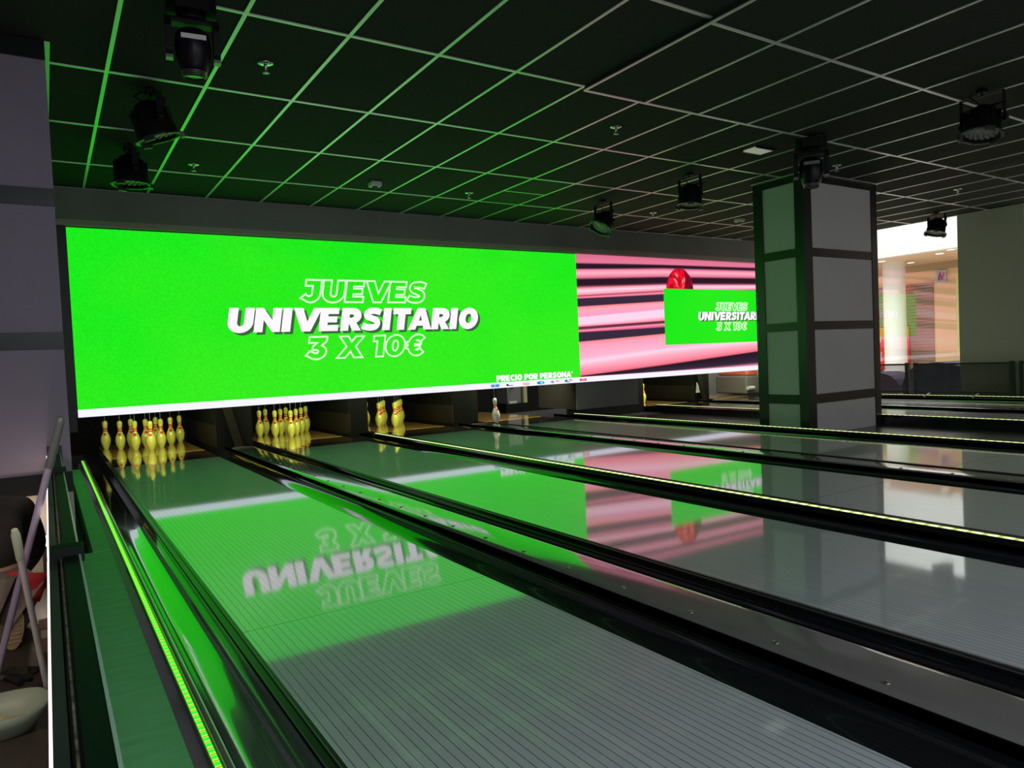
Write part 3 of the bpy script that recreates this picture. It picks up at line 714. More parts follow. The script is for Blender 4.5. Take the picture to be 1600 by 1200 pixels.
G = {
 'U': (1.07, [[(0, 1), (.37, 1), (.37, .42)] + arc(.51, .40, .14, .15, 180, 360) + [(.65, 1), (1.02, 1)] + arc(.51, .42, .51, .44, 0, -180, 20)]),
 'N': (1.14, [[(0, 0), (0, 1), (.31, 1), (.72, .5), (.72, 1), (1.08, 1), (1.08, 0), (.77, 0), (.36, .5), (.36, 0)]]),
 'I': (.48, [[(0, 0), (0, 1), (.38, 1), (.38, 0)]]),
 'V': (1.14, [[(-.04, 1), (.36, 1), (.60, .42), (.84, 1), (1.20, 1), (.78, 0), (.40, 0)]]),
 'E': (.98, [[(0, 0), (0, 1), (.84, 1), (.84, .74), (.37, .74), (.37, .635), (.79, .635), (.79, .375), (.37, .375), (.37, .26), (.87, .26), (.87, 0)]]),
 'R': (.99, [[(0, 0), (0, 1), (.52, 1)] + arc(.52, .655, .41, .345, 90, -62) + [(.98, 0), (.56, 0), (.40, .28), (.37, .28), (.37, 0)], [(.37, .72), (.50, .72)] + arc(.49, .645, .085, .075, 90, -90, 6) + [(.37, .57)]]),
 'S': (1.0, [stroke([(.86, .80), (.66, .865), (.47, .875), (.27, .84), (.19, .72), (.27, .605), (.48, .525), (.68, .44), (.745, .30), (.66, .165), (.44, .125), (.22, .15), (.03, .225)], .138)]),
 'T': (.86, [[(.26, 0), (.26, .72), (0, .72), (0, 1), (.90, 1), (.90, .72), (.63, .72), (.63, 0)]]),
 'A': (1.18, [[(-.04, 0), (.38, 1), (.76, 1), (1.18, 0), (.78, 0), (.72, .18), (.40, .18), (.34, 0)], [(.49, .42), (.64, .42), (.565, .68)]]),
 'O': (1.12, [arc(.54, .5, .54, .52, 0, 360, 32)[:-1], arc(.54, .5, .17, .23, 0, 360, 20)[:-1]]),
 'J': (.95, [[(.15, 1), (.86, 1)] + arc(.45, .41, .41, .43, 0, -128) + [(-.02, .17), (.20, .37)] + arc(.35, .37, .13, .11, -150, 0, 6) + [(.48, .73), (.15, .73)]]),
 '3': (1.0, [[(.06, 1), (.88, 1), (.88, .80), (.66, .60)] + arc(.47, .31, .43, .33, 48, -138) + [(-.02, .16), (.14, .37)] + arc(.42, .33, .11, .075, -120, 90, 8) + [(.26, .405), (.26, .58), (.45, .73), (.06, .73)]]),
 'X': (1.3, [[(0, 0), (.42, .52), (.04, 1), (.46, 1), (.64, .74), (.84, 1), (1.24, 1), (.86, .52), (1.26, 0), (.83, 0), (.63, .29), (.41, 0)]]),
 '1': (.64, [[(.20, 0), (.20, .73), (0, .73), (0, 1), (.57, 1), (.57, 0)]]),
 '0': (1.02, [arc(.50, .5, .50, .52, 0, 360, 32)[:-1], arc(.50, .5, .14, .25, 0, 360, 20)[:-1]]),
 'e': (1.2, [arc(.64, .5, .50, .52, 42, 160, 12) + [(.02, .64), (.02, .54), (.13, .54), (.13, .46), (.02, .46), (.02, .36)] + arc(.64, .5, .50, .52, 200, 318, 12) + arc(.64, .5, .19, .24, 318, 250, 6) + [(.80, .36), (.80, .46), (.50, .46), (.50, .54), (.84, .54), (.84, .64)] + arc(.64, .5, .19, .24, 110, 42, 6)]),
 'P': (.95, [[(0, 0), (0, 1), (.52, 1)] + arc(.52, .655, .41, .345, 90, -90) + [(.37, .31), (.37, 0)], [(.37, .73), (.50, .73)] + arc(.49, .655, .085, .075, 90, -90, 6) + [(.37, .58)]]),
 'C': (1.02, [arc(.54, .5, .52, .52, 42, 318, 24) + arc(.54, .5, .19, .24, 318, 42, 16)]),
 '*': (.4, [arc(.17, .82, .15, .16, 0, 360, 10)[:-1]]),
 ' ': (.42, []),
}
def lettering(text, x, z, h, wx, shear, dy, name, m, outline=0, wpx=1.0, parent=scr, dx=0, dz=0):
    mb = MB(); cx = 0
    for ch in text:
        adv, cont = G[ch]
        C3 = [[Vector((x + dx + (cx + px + shear * py) * h * wx, SCR_Y - dy, z + dz + py * h)) for px, py in c] for c in cont]
        if C3:
            if not outline:
                tri = tessellate_polygon(C3); flat = [p for c in C3 for p in c]
                mb.add(flat, [t for t in tri])
            else:
                for c in C3:
                    n = len(c); I = []; O = []
                    for i in range(n):
                        a, b, d = c[i - 1], c[i], c[(i + 1) % n]
                        d1 = (b - a).normalized(); d2 = (d - b).normalized()
                        n1 = Vector((-d1.z, 0, d1.x)); n2 = Vector((-d2.z, 0, d2.x)); nn = (n1 + n2)
                        if nn.length < 1e-4: nn = n1
                        nn.normalize(); k = min(1 / max(nn.dot(n1), 0.35), 2.0) * outline / 2
                        I.append(b + nn * k); O.append(b - nn * k)
                    mb.add(I + O, [(i, (i + 1) % n, n + (i + 1) % n, n + i) for i in range(n)])
        cx += adv
    return part(mb, name, m, parent, fix=False)
def width(text, h, wx): return sum(G[c][0] for c in text) * h * wx
W1 = 3.40 / (width('UNIVERSITARIO', 0.29, 1.0))
lettering('UNIVERSITARIO', 0.715, 1.42, 0.29, W1, 0.17, 0.003, 'headline_shadow', M['sshadow'], dx=0.035, dz=-0.030)
lettering('UNIVERSITARIO', 0.715, 1.42, 0.29, W1, 0.17, 0.006, 'headline', M['swhite'])
W2 = 1.72 / width('JUEVES', 0.275, 1.0)
lettering('JUEVES', 1.60, 1.785, 0.275, W2, 0.17, 0.005, 'outlined_line', M['soutline'], outline=0.021)
W3 = 1.66 / width('3 X 10e', 0.275, 1.0)
lettering('3 X 10e', 1.63, 1.075, 0.275, W3, 0.17, 0.005, 'outlined_price', M['soutline'], outline=0.021)
W4 = 1.40 / width('PRECIO POR PERSONA*', 0.088, 1.0)
lettering('PRECIO POR PERSONA*', 4.395, 0.645, 0.088, W4, 0.0, 0.005, 'price_note', M['swhite'])
# the smaller copy on the small green panel
q = 0.425
bx = 8.62; bz = 1.495
lettering('UNIVERSITARIO', bx, bz, 0.15, 1.79 / width('UNIVERSITARIO', 0.15, 1.0), 0.17, 0.008, 'small_headline_shadow', M['sshadow'], dx=0.03, dz=-0.018)
lettering('UNIVERSITARIO', bx, bz, 0.15, 1.79 / width('UNIVERSITARIO', 0.15, 1.0), 0.17, 0.011, 'small_headline', M['swhite'])
lettering('JUEVES', 9.08, 1.675, 0.135, 0.87 / width('JUEVES', 0.135, 1.0), 0.17, 0.009, 'small_outlined_line', M['soutline'], outline=0.021)
lettering('3 X 10e', 9.09, 1.315, 0.135, 0.84 / width('3 X 10e', 0.135, 1.0), 0.17, 0.009, 'small_outlined_price', M['soutline'], outline=0.021)
# row of little marks in the white band
def mark(pts, c, name, dy=0.004):
    part(MB().add([(x, SCR_Y - dy, z) for x, z in pts], [tuple(range(len(pts)))]), name, emis('mark_' + name, lin(c), 1.0), scr, fix=False)
def rect(x0, x1, z0, z1): return [(x0, z0), (x1, z0), (x1, z1), (x0, z1)]
for a, b in ((4.295, 4.36), (4.368, 4.44)):
    mark(rect(a, b, 0.568, 0.586), (10, 120, 220), 'blue_pane'); mark(rect(a, b, 0.589, 0.606), (10, 120, 220), 'blue_pane')
mark([(4.56, 0.572), (4.68, 0.572), (4.68, 0.580), (4.60, 0.584), (4.59, 0.602), (4.565, 0.602)], (40, 30, 60), 'black_mark')
mark(arc(4.91, 0.586, 0.075, 0.018, 0, 360, 16)[:-1], (250, 180, 150), 'orange_mark'); mark(rect(4.87, 4.96, 0.566, 0.572), (150, 80, 60), 'orange_mark')
mark(arc(5.175, 0.587, 0.072, 0.024, 0, 360, 16)[:-1], (20, 130, 200), 'blue_eye'); mark(arc(5.19, 0.587, 0.03, 0.014, 0, 360, 12)[:-1], (170, 225, 250), 'blue_eye', 0.006)
mark(arc(5.41, 0.588, 0.05, 0.020, 90, 290, 12), (130, 150, 190), 'swirl'); mark(arc(5.47, 0.588, 0.05, 0.018, -40, 140, 12), (245, 140, 140), 'swirl', 0.005)
mark(arc(5.68, 0.588, 0.05, 0.022, 90, 270, 12), (20, 90, 140), 'colour_swirl'); mark(arc(5.70, 0.582, 0.05, 0.018, 180, 340, 12), (30, 150, 90), 'colour_swirl', 0.005); mark(arc(5.73, 0.590, 0.05, 0.018, -20, 140, 12), (210, 60, 60), 'colour_swirl', 0.006)
mark(rect(5.925, 6.06, 0.570, 0.606), (225, 30, 60), 'red_plate'); mark(rect(5.955, 6.03, 0.582, 0.595), (250, 190, 200), 'red_plate', 0.006)

# ------------------------------------------------------------------ ceiling fittings
def sprinkler_proto():
    s_ = bpy.data.objects.new('sprinkler', None); COL.objects.link(s_); s_.empty_display_size = 0.05
    MB().lathe([(0, 0), (0.042, 0), (0.040, -0.006), (0.018, -0.010), (0, -0.010)], seg=18).build('escutcheon', M['chrome'], s_)
    m_ = MB().lathe([(0.0, -0.010), (0.010, -0.010), (0.010, -0.024), (0.005, -0.028), (0.004, -0.045), (0.0, -0.045)], seg=10)
    m_.tube([(-0.011, 0, -0.022), (-0.013, 0, -0.038), (-0.004, 0, -0.05)], 0.002, 5).tube([(0.011, 0, -0.022), (0.013, 0, -0.038), (0.004, 0, -0.05)], 0.002, 5)
    nz_ = m_.build('nozzle', M['chrome'], s_)
    MB().lathe([(0, -0.050), (0.019, -0.050), (0.019, -0.053), (0, -0.053)], seg=12).build('deflector', M['chrome'], nz_)
    return s_
sp0 = sprinkler_proto()
SPR = [((0.22, -5.45), 'sprinkler nearest the viewer, right of the big moving-head lamp'), ((0.21, -2.82), 'sprinkler near the header beside the leftmost lamp'),
       ((3.21, -5.45), 'sprinkler at top centre, over the pink-lit grid lines'), ((3.24, -2.80), 'sprinkler between the white box and the black vent panel'),
       ((6.29, -2.73), 'sprinkler between the two lamps left of the column'), ((6.40, -5.49), 'sprinkler just right of the moving-head lamp above the column'), ((9.19, -5.44), 'sprinkler above the lamp by the shop front')]
for n, (xy, lab) in enumerate(SPR):
    o = sp0 if n == 0 else copy_tree(sp0)
    low = LOWX0 < xy[0] < LOWX1 and xy[1] < LOWY
    o.location = (xy[0], xy[1], CZ + 0.005 - (0.03 if low else 0)); o.scale = (1.25,) * 3
    tag(o, 'small chrome ceiling ' + lab, 'sprinkler', 'ceiling sprinklers')
for (x, y), lab in (((2.03, -2.86), 'small white ceiling box over the screen, left of the black vent panel'), ((7.94, -2.89), 'small white ceiling box just left of the column top')):
    d = thing('ceiling_sensor', lab, 'sensor', (x, y, CZ + 0.004), 'ceiling sensors')
    part(box(x - 0.06, x + 0.06, y - 0.06, y + 0.06, CZ - 0.05, CZ + 0.004), 'housing', M['white_plastic'], d, bevel=0.012)
    part(MB().lathe([(0, 0), (0.035, 0), (0.03, -0.012), (0, -0.014)], (x, y, CZ - 0.05), 14), 'lens', M['dark'], d)
d = thing('emergency_light', 'pale rectangular recessed ceiling light left of the lamp above the column', 'light', (5.03, -5.52, CZ))
part(box(4.90, 5.16, -5.60, -5.44, CZ - 0.012, CZ + 0.004), 'cover', mat('emergency_cover', (0.7, 0.7, 0.6), 0.4, emit=(0.5, 0.52, 0.42), strength=0.35), d, bevel=0.004)
for ya_, yb_ in ((-5.615, -5.60), (-5.44, -5.425)): part(box(4.885, 5.175, ya_, yb_, CZ - 0.014, CZ + 0.004), 'side_frame', M['black'], d)

# stage lamps with double yoke
def par_lamp(loc, tilt, spin, lab, drop=0.20, lens=None, scale=1.0):
    o = thing('stage_lamp', lab, 'stage lamp', loc, 'ceiling stage lamps', rot=(0, 0, spin)); o.scale = (scale,) * 3
    pz = -drop - 0.06                                   # pivot height
    MB().box(-0.03, 0.03, -0.03, 0.03, -0.03, 0.0).lathe([(0.012, -0.03), (0.012, -0.05)], seg=10).build('clamp', M['lampblack'], o)
    yk = MB()
    for dy, rot in ((0, 0),):
        yk.box(-0.155, 0.155, -0.018, 0.018, -0.058, -0.050)
        for sx in (-1, 1): yk.box(sx * 0.155 - 0.004, sx * 0.155 + 0.004, -0.018, 0.018, pz - 0.03, -0.050)
    yo = yk.build('yoke', M['lampblack'], o)
    y2 = MB(); T = Matrix.Translation((0, 0, pz)) @ Matrix.Rotation(math.radians(16), 4, 'X')
    y2.box(-0.147, 0.147, -0.012, 0.012, 0.125, 0.133, T=T)
    for sx in (-1, 1): y2.box(sx * 0.147 - 0.003, sx * 0.147 + 0.003, -0.012, 0.012, -0.02, 0.133, T=T)
    y2.build('rear_yoke', M['lampblack'], o)
    for sx in (-1, 1): MB().lathe([(0, 0), (0.02, 0), (0.022, 0.012), (0.016, 0.02), (0, 0.02)], (sx * 0.158, 0, pz), 12, T=Matrix.Rotation(sx * PI / 2, 4, 'Y')).build('knob', M['lampblack'], yo)
    T = Matrix.Translation((0, 0, pz)) @ Matrix.Rotation(tilt, 4, 'X') @ Matrix.Diagonal((1.08, 1.08, 0.88, 1))
    bd = MB().lathe([(0.0, 0.155), (0.045, 0.150), (0.075, 0.125), (0.085, 0.09), (0.095, 0.08), (0.105, 0.03), (0.118, -0.02), (0.122, -0.10), (0.126, -0.12), (0.112, -0.12), (0.110, -0.09), (0, -0.09)], seg=26, T=T)
    for k in range(10):
        a = 2 * PI * k / 10; Tk = T @ Matrix.Rotation(a, 4, 'Z')
        bd.box(0.085, 0.118, -0.004, 0.004, 0.0, 0.09, T=Tk)
    can = bd.build('can', M['lampblack'], o)
    gf = MB()
    for k in range(8):
        Tk = T @ Matrix.Rotation(2 * PI * (k + 0.5) / 8, 4, 'Z')
        gf.box(0.118, 0.138, -0.048, 0.048, -0.128, -0.116, T=Tk)
    for k in range(3):
        Tk = T @ Matrix.Rotation(2 * PI * k / 3 + 0.3, 4, 'Z'); gf.box(0.126, 0.146, -0.03, 0.03, -0.150, -0.112, T=Tk)
    gf.build('gel_frame', M['lamprim'], can)
    ln = MB(); ln.lathe([(0, -0.092), (0.109, -0.092), (0.109, -0.096), (0, -0.096)], seg=24, T=T)
    for ring, cnt in ((0.0, 1), (0.036, 6), (0.072, 12), (0.098, 16)):
        for k in range(cnt):
            a = 2 * PI * k / cnt
            ln.lathe([(0.013, -0.096), (0.012, -0.101), (0.005, -0.104), (0, -0.104)], seg=8, T=T @ Matrix.Translation((ring * math.cos(a), ring * math.sin(a), 0)))
    ln.build('lens_plate', lens or M['lens'], can)
    MB().tube([T @ Vector((0.02, 0, 0.15)), T @ Vector((0.05, 0.03, 0.21)), Vector((0.08, 0.03, pz + 0.22)), Vector((0.06, 0.02, -0.01))], 0.006, 6).build('cable', M['lampblack'], o)
    return o
M['lamprim'] = mat('lamp_rim', (0.10, 0.10, 0.10), 0.3, metal=0.6)
M['lens'] = mat('lamp_lens', (0.42, 0.38, 0.36), 0.25, coat=0.6)
H90 = PI / 2
par_lamp((-0.36, -4.66, CZ), -0.33, H90 + 0.15, 'black stage lamp tilted right, second in the row down the left side', 0.15, scale=1.05)
par_lamp((-0.37, -3.23, CZ), 0.0, H90 + 0.1, 'black stage lamp hanging straight down nearest the header at left', 0.15, scale=1.05)
par_lamp((5.02, -3.13, CZ), 0.62, H90, 'black stage lamp with green-lit lens facing left, in front of the pink picture', 0.22)
par_lamp((5.05, -4.58, CZ), 0.12, H90, 'black stage lamp on a tall yoke just left of the column', 0.20)
par_lamp((10.63, -4.45, CZ), 0.30, H90 - 0.3, 'black stage lamp hanging before the bright shop front window', 0.17)
par_lamp((5.19, -7.50, CZ - 0.03), 0.24, H90, 'black stage lamp with pale lens at the upper right edge', 0.20)

def moving_head(loc, spin, tilt, lab, sc=1.0):
    o = thing('moving_head_lamp', lab, 'stage lamp', loc, 'moving head lamps', rot=(0, 0, spin)); o.scale = (sc,) * 3
    b_ = MB().prism([(-0.15, -0.10), (-0.10, -0.15), (0.10, -0.15), (0.15, -0.10), (0.15, 0.10), (0.10, 0.15), (-0.10, 0.15), (-0.15, 0.10)], -0.13, -0.035, axis='Z')
    b_.build('base', M['lampblack'], o, bevel=0.012)
    for sx in (-0.08, 0.08): MB().box(sx - 0.02, sx + 0.02, -0.03, 0.03, -0.036, 0.0).tube([(sx, -0.02, -0.02), (sx, -0.07, -0.03)], 0.008, 6).build('clamp', M['bolt'], o)
    a_ = MB()
    a_.lathe([(0.09, -0.13), (0.10, -0.16), (0.0, -0.16)], seg=20)
    for sx in (-1, 1):
        a_.prism([(-0.05, -0.15), (0.05, -0.15), (0.062, -0.22), (0.055, -0.37), (0.025, -0.40), (-0.025, -0.40), (-0.055, -0.37), (-0.062, -0.22)], sx * 0.125, sx * 0.165, axis='X')
    a_.box(-0.165, 0.165, -0.05, 0.05, -0.185, -0.15)
    arm = a_.build('arm', M['lampblack'], o, bevel=0.008)
    T = Matrix.Translation((0, 0, -0.32)) @ Matrix.Rotation(tilt, 4, 'X')
    hd_ = MB().lathe([(0, 0.11), (0.07, 0.105), (0.10, 0.08), (0.112, 0.02), (0.110, -0.04), (0.098, -0.11), (0.085, -0.155), (0.075, -0.16), (0.075, -0.19), (0.062, -0.195), (0.060, -0.18), (0, -0.18)], seg=26, T=T).build('head', M['headgloss'], o)
    MB().box(-0.075, 0.075, -0.118, -0.10, 0.02, 0.05, T=T).build('head_plate', M['bolt'], hd_)
    r_ = MB()
    for z in (-0.163, -0.175, -0.187): r_.lathe([(0.0745, z), (0.079, z + 0.002), (0.079, z + 0.005), (0.0745, z + 0.007)], seg=24, T=T)
    r_.build('lens_ring', M['bolt'], hd_)
    for sx in (-1, 1): MB().box(sx * 0.145 - 0.022, sx * 0.145 + 0.022, -0.03, 0.03, -0.415, -0.395).build('arm_end', M['bolt'], arm)
    return o
M['headgloss'] = mat('lamp_head_gloss', (0.010, 0.008, 0.013), 0.32, spec=0.25)
moving_head((-0.335, -6.12, CZ), -0.12, 0.12, 'large black moving-head lamp at the top left, nearest the viewer', 0.80)
moving_head((5.03, -6.10, CZ - 0.03), -0.90, 0.0, 'black moving-head lamp hanging before the top of the panelled column', 0.92)

# ------------------------------------------------------------------ right side: wall, glass, mesh barrier
XW = 11.4
XG = 11.85                                             # glass line, set back from the wall face
struct(box(XW, XG, -5.33, -4.385, -0.2, 3.25), 'wall_right', M['wallgrey'])
struct(box(XW, XG, -1.45, 2.6, -0.2, 3.25), 'wall_right_far', M['wallgrey'])
def window(n, y0, y1):
    o = struct(box(XG - 0.013, XG - 0.009, y0, y1, -0.05, 3.25), 'window_%d' % n, M['glass'])
    fr = MB().box(XG - 0.05, XG + 0.02, y0, y1, -0.2, -0.05); fr.box(XG - 0.03, XG + 0.01, y0, y0 + 0.02, -0.05, 3.25); fr.box(XG - 0.03, XG + 0.01, y1 - 0.02, y1, -0.05, 3.25)
    fr.build('window_frame', M['white_plastic'], o)
window(1, -4.385, -1.45)
window(2, -9.4, -5.33)
struct(box(XW, XG, -24, -9.4, -0.2, 3.25), 'wall_right_near', M['wallgrey'])
struct(box(XW - 0.02, XG + 0.1, -24, 2.6, 3.25, 3.40), 'trim_8', M['mwhite'])
struct(box(XW, XW + 0.02, -24, 2.6, CZ + 0.006, 3.25), 'trim_9', M['black'])
xb = 11.27
secs = [(-7.1, -5.29), (-5.215, -3.71), (-3.62, -2.2)]
for (ya, yb), lab in zip(secs, ('black mesh barrier section cut off by the right edge of the view', 'black mesh barrier section in front of the grey wall and window edge', 'black mesh barrier section next to the column')):
    bo = thing('mesh_barrier', lab, 'barrier', (xb, (ya + yb) / 2, -0.2), 'mesh barriers by the shop front')
    f_ = MB(); f_.box(xb - 0.015, xb + 0.015, ya, yb, 0.555, 0.585).box(xb - 0.015, xb + 0.015, ya, yb, 0.09, 0.12)
    f_.box(xb - 0.015, xb + 0.015, ya, ya + 0.05, 0.09, 0.585).box(xb - 0.015, xb + 0.015, yb - 0.05, yb, 0.09, 0.585)
    part(f_, 'panel_frame', M['black'], bo)
    part(MB().add([(xb, ya + 0.05, 0.12), (xb, yb - 0.05, 0.12), (xb, yb - 0.05, 0.555), (xb, ya + 0.05, 0.555)], [(0, 1, 2, 3)]), 'mesh_infill', M['mesh'], bo, fix=False)
    for y in (ya + 0.0, yb - 0.05): part(box(xb - 0.025, xb + 0.025, y - 0.008, y + 0.05, -0.2, 0.60), 'post', M['black'], bo)
struct(box(11.20, XW, -18.3, -1.5, -0.2, 0.045), 'trim_6', M['black'])

# ------------------------------------------------------------------ the mall beyond the glass
M['mceil'] = mat('mall_ceiling_beige', (0.78, 0.58, 0.40), 0.8)
M['mwall'] = mat('mall_wall_cream', (0.84, 0.62, 0.38), 0.7)
M['mband'] = mat('mall_band_tan', (0.46, 0.34, 0.22), 0.7)
M['mcol'] = mat('mall_column_white', (0.88, 0.88, 0.90), 0.5)
M['spot'] = emis('mall_spot', (1.0, 0.95, 0.85), 3.0)
MX = 20.0                                              # bulkhead plane
zc = 3.471
struct(box(XG + 0.03, 40, -30, 30, -0.5, -0.06), 'floor_mall', mat('mall_floor', (0.75, 0.68, 0.58), 0.25))
struct(box(MX, MX + 0.3, -30, 30, zc, 9.0), 'wall_mall_bulkhead', M['mwhite'])
struct(box(MX + 0.3, 23.6, -30, 30, zc, zc + 0.2), 'ceiling_mall', M['mceil'])
FX = 23.4
struct(box(FX, FX + 0.3, -30, 30, -0.06, zc), 'wall_mall_shops', M['mwall'])
struct(box(FX - 0.03, FX, -30, 30, zc - 0.23, zc), 'trim_7', M['mband'])
y0, z0 = (2.858, 2.815); y1, _ = (1.998, 2.815)
rs = thing('roller_shutter', 'brown-grey ribbed roller shutter closed across the shop beyond the glass', 'shutter', (FX, (y0 + y1) / 2 + 1, 0))
pr = [(FX - 0.02, -0.06)]; zz = -0.06
while zz < z0 - 0.1:
    pr += [(FX - 0.05, zz + 0.02), (FX - 0.055, zz + 0.06), (FX - 0.02, zz + 0.10)]; zz += 0.11
pr += [(FX - 0.02, z0), (FX, z0), (FX, -0.06)]
part(MB().prism(pr, y1, y0 + 2.0), 'curtain', mat('shutter_taupe', (0.34, 0.26, 0.22), 0.5), rs)
part(box(FX - 0.09, FX, y1 - 0.02, y0 + 2.0, z0 - 0.04, z0 + 0.03), 'head_rail', mat('shutter_rail', (0.30, 0.20, 0.15), 0.5), rs)
ya, za = (1.876, 3.202); yb_, zb = (1.568, 2.815)
sg = thing('shop_sign', 'square pale blue sign with a red and navy letter N on the shop wall', 'sign', (FX - 0.05, (ya + yb_) / 2, zb))
part(box(FX - 0.08, FX - 0.001, yb_, ya, zb, za), 'sign_plate', mat('sign_grey_blue', (0.50, 0.52, 0.62), 0.5), sg)
wd, ht = ya - yb_, za - zb
def nstroke(pts, c, nm):
    part(MB().tube([(FX - 0.085, ya - wd * u, zb + ht * v_) for u, v_ in pts], 0.028, 6), nm, mat('sign_' + nm, c, 0.4), sg)
nstroke([(.30, .18), (.28, .42), (.36, .66), (.45, .78)], (0.04, 0.04, 0.28), 'navy_stroke')
nstroke([(.40, .66), (.52, .38), (.62, .22)], (0.04, 0.04, 0.28), 'navy_stroke')
nstroke([(.62, .22), (.70, .45), (.80, .74)], (0.60, 0.08, 0.12), 'red_stroke')
yc, rc = 2.301, 0.323
mc_ = thing('round_column', 'round white mall column standing in front of the closed shutter', 'column', (21.6, yc, -0.06))
MB().lathe([(rc, 0), (rc, zc + 0.06)], seg=40).build('shaft', M['mcol'], mc_)
MB().lathe([(rc + 0.03, 0), (rc + 0.03, 0.12), (rc, 0.13)], seg=40).build('base_ring', M['mcol'], mc_)
ya, za = (4.148, 1.468); yb_, zb = (2.786, 0.006)
bn = thing('shop_banner', 'red and orange sale banner with white figures on the shutter behind the white column', 'banner', (FX - 0.07, (ya + yb_) / 2, zb))
part(box(FX - 0.10, FX - 0.06, yb_, ya, zb, zb + (za - zb) * 0.72), 'red_field', mat('banner_red', (0.85, 0.06, 0.05), 0.5), bn)
part(box(FX - 0.10, FX - 0.06, yb_, ya, zb + (za - zb) * 0.72, za), 'orange_field', mat('banner_orange', (0.85, 0.28, 0.05), 0.5), bn)
yy = ya - (ya - yb_) * 0.27
part(MB().box(FX - 0.105, FX - 0.099, yy - 0.03, yy + 0.01, zb + 0.95, zb + 1.2).box(FX - 0.105, FX - 0.099, yy - 0.04, yy - 0.01, zb + 0.30, zb + 0.62).box(FX - 0.105, FX - 0.099, yy - 0.04, yy + 0.08, zb + 0.42, zb + 0.46).box(FX - 0.105, FX - 0.099, yy + 0.05, yy + 0.08, zb + 0.42, zb + 0.60), 'figures', M['white_plastic'], bn)
for px, py, lab in ((20.8, 2.225, 'left of the white column'), (22.3, 2.135, 'right of the white column'), (20.9, 0.56, 'under the bulkhead, larger'), (20.3, -0.04, 'at the window edge, first of two'), (20.3, -0.31, 'at the window edge, second of two')):
    dl = thing('downlight', 'small round mall ceiling downlight ' + lab, 'light', (px, py, zc), 'mall downlights')
    MB().lathe([(0, -0.012), (0.11, -0.012), (0.11, 0)], seg=16).build('lamp_disc', M['spot'], dl)
    MB().lathe([(0.11, 0), (0.11, -0.016), (0.135, -0.016), (0.135, 0)], seg=16).build('ring', M['mwhite'], dl)
# covered rides outside, seen through the mesh
M['cover'] = noisy(mat('cover_navy', (0.03, 0.03, 0.08), 0.6), (0.006, 0.006, 0.035), (0.012, 0.016, 0.06), 3, 4)
def covered(name, lab, x, ya, yb, h, peak, mtl):
    t = thing(name, lab, 'covered machine', (x, (ya + yb) / 2, -0.06), 'covered machines outside')
    prof = []; n = 16
    for k in range(n + 1):
        u = k / n; prof.append((ya + (yb - ya) * u, -0.06 + h * (0.72 + 0.28 * math.sin(PI * min(1, max(0, (u - peak + 0.5)))) ) * (1 - (abs(u - 0.5) * 2) ** 8 * 0.5)))
    prof = [(ya, -0.06)] + prof + [(yb, -0.06)]
    o = part(MB().prism(prof, x, x + 0.8, axis='X'), 'cover', mtl, t, bevel=0.03)
    part(MB().prism([(p[0], p[1] + 0.004) for p in prof[1:-1]] , x + 0.25, x + 0.33, axis='X', closed=False), 'seam', mat(name + '_seam', (0.03, 0.06, 0.10), 0.6), t)
covered('ride_cover', 'dark navy cloth covered ride behind the mesh, right of the barrier posts', 12.6, -4.05, -2.78, 0.62, 0.5, M['cover'])
covered('bench_cover', 'low purple cloth covered bench behind the mesh next to the column', 12.9, -2.55, -1.2, 0.42, 0.4, noisy(mat('cover_purple', (0.10, 0.05, 0.14), 0.6), (0.035, 0.020, 0.06), (0.06, 0.03, 0.08), 3, 4))

# ------------------------------------------------------------------ left barrier
BZ = 0.53
bars = [(-18.0, -8.12), (-8.06, -6.21), (-6.15, -5.225)]
lb = ['black barrier rail beside the green walkway, nearest the viewer', 'black barrier rail section between the two raised post caps', 'black barrier rail section ending at the mauve wall pier']
for (ya, yb), lab in zip(bars, lb):
    bo = thing('lane_barrier', lab, 'barrier', (-1.07, (ya + yb) / 2, -0.2), 'barriers along the walkway')
    part(box(-1.085, -1.05, ya, yb, -0.05, BZ - 0.004), 'panel', M['bardark'], bo)
    part(box(-1.076, -1.043, ya, yb, BZ - 0.05, BZ), 'top_rail', M['bardark'], bo, bevel=0.002)
    part(box(-1.043, -1.038, ya, yb, BZ - 0.03, BZ + 0.001), 'bright_edge', M['barbright'], bo)
    part(box(-1.106, -1.089, ya, yb, BZ - 0.06, BZ - 0.004), 'grey_rail', M['bargrey'], bo)
    part(box(-1.083, -1.0795, ya, yb, BZ - 0.02, BZ - 0.003), 'worn_edge', M['rust'], bo)
    part(box(-1.1100, -1.1068, ya, yb, BZ - 0.03, BZ - 0.004), 'edge_light', M['edgelight'], bo)
    tag(bo.children[-1], 'white glowing edge light')
for y, lab in ((-8.09, 'black barrier post with raised cap, nearer of the two beside the green walkway'), (-6.18, 'black barrier post with raised cap, farther one by the mop handle')):
    p_ = thing('barrier_post', lab, 'post', (-1.07, y, -0.2), 'barrier posts')
    part(box(-1.09, -1.045, y - 0.025, y + 0.025, -0.2, BZ + 0.01), 'upright', M['bardark'], p_)
    part(box(-1.102, -1.03, y - 0.028, y + 0.028, BZ - 0.02, BZ + 0.022), 'cap', mat('post_cap', (0.008, 0.016, 0.011), 0.6, spec=0.2), p_, bevel=0.003)
pe = thing('barrier_post', 'black end post of the barrier against the mauve wall pier', 'post', (-1.065, -5.215, -0.2), 'barrier posts')
part(box(-1.105, -1.03, -5.222, -5.201, -0.2, BZ + 0.05), 'upright', M['black'], pe)

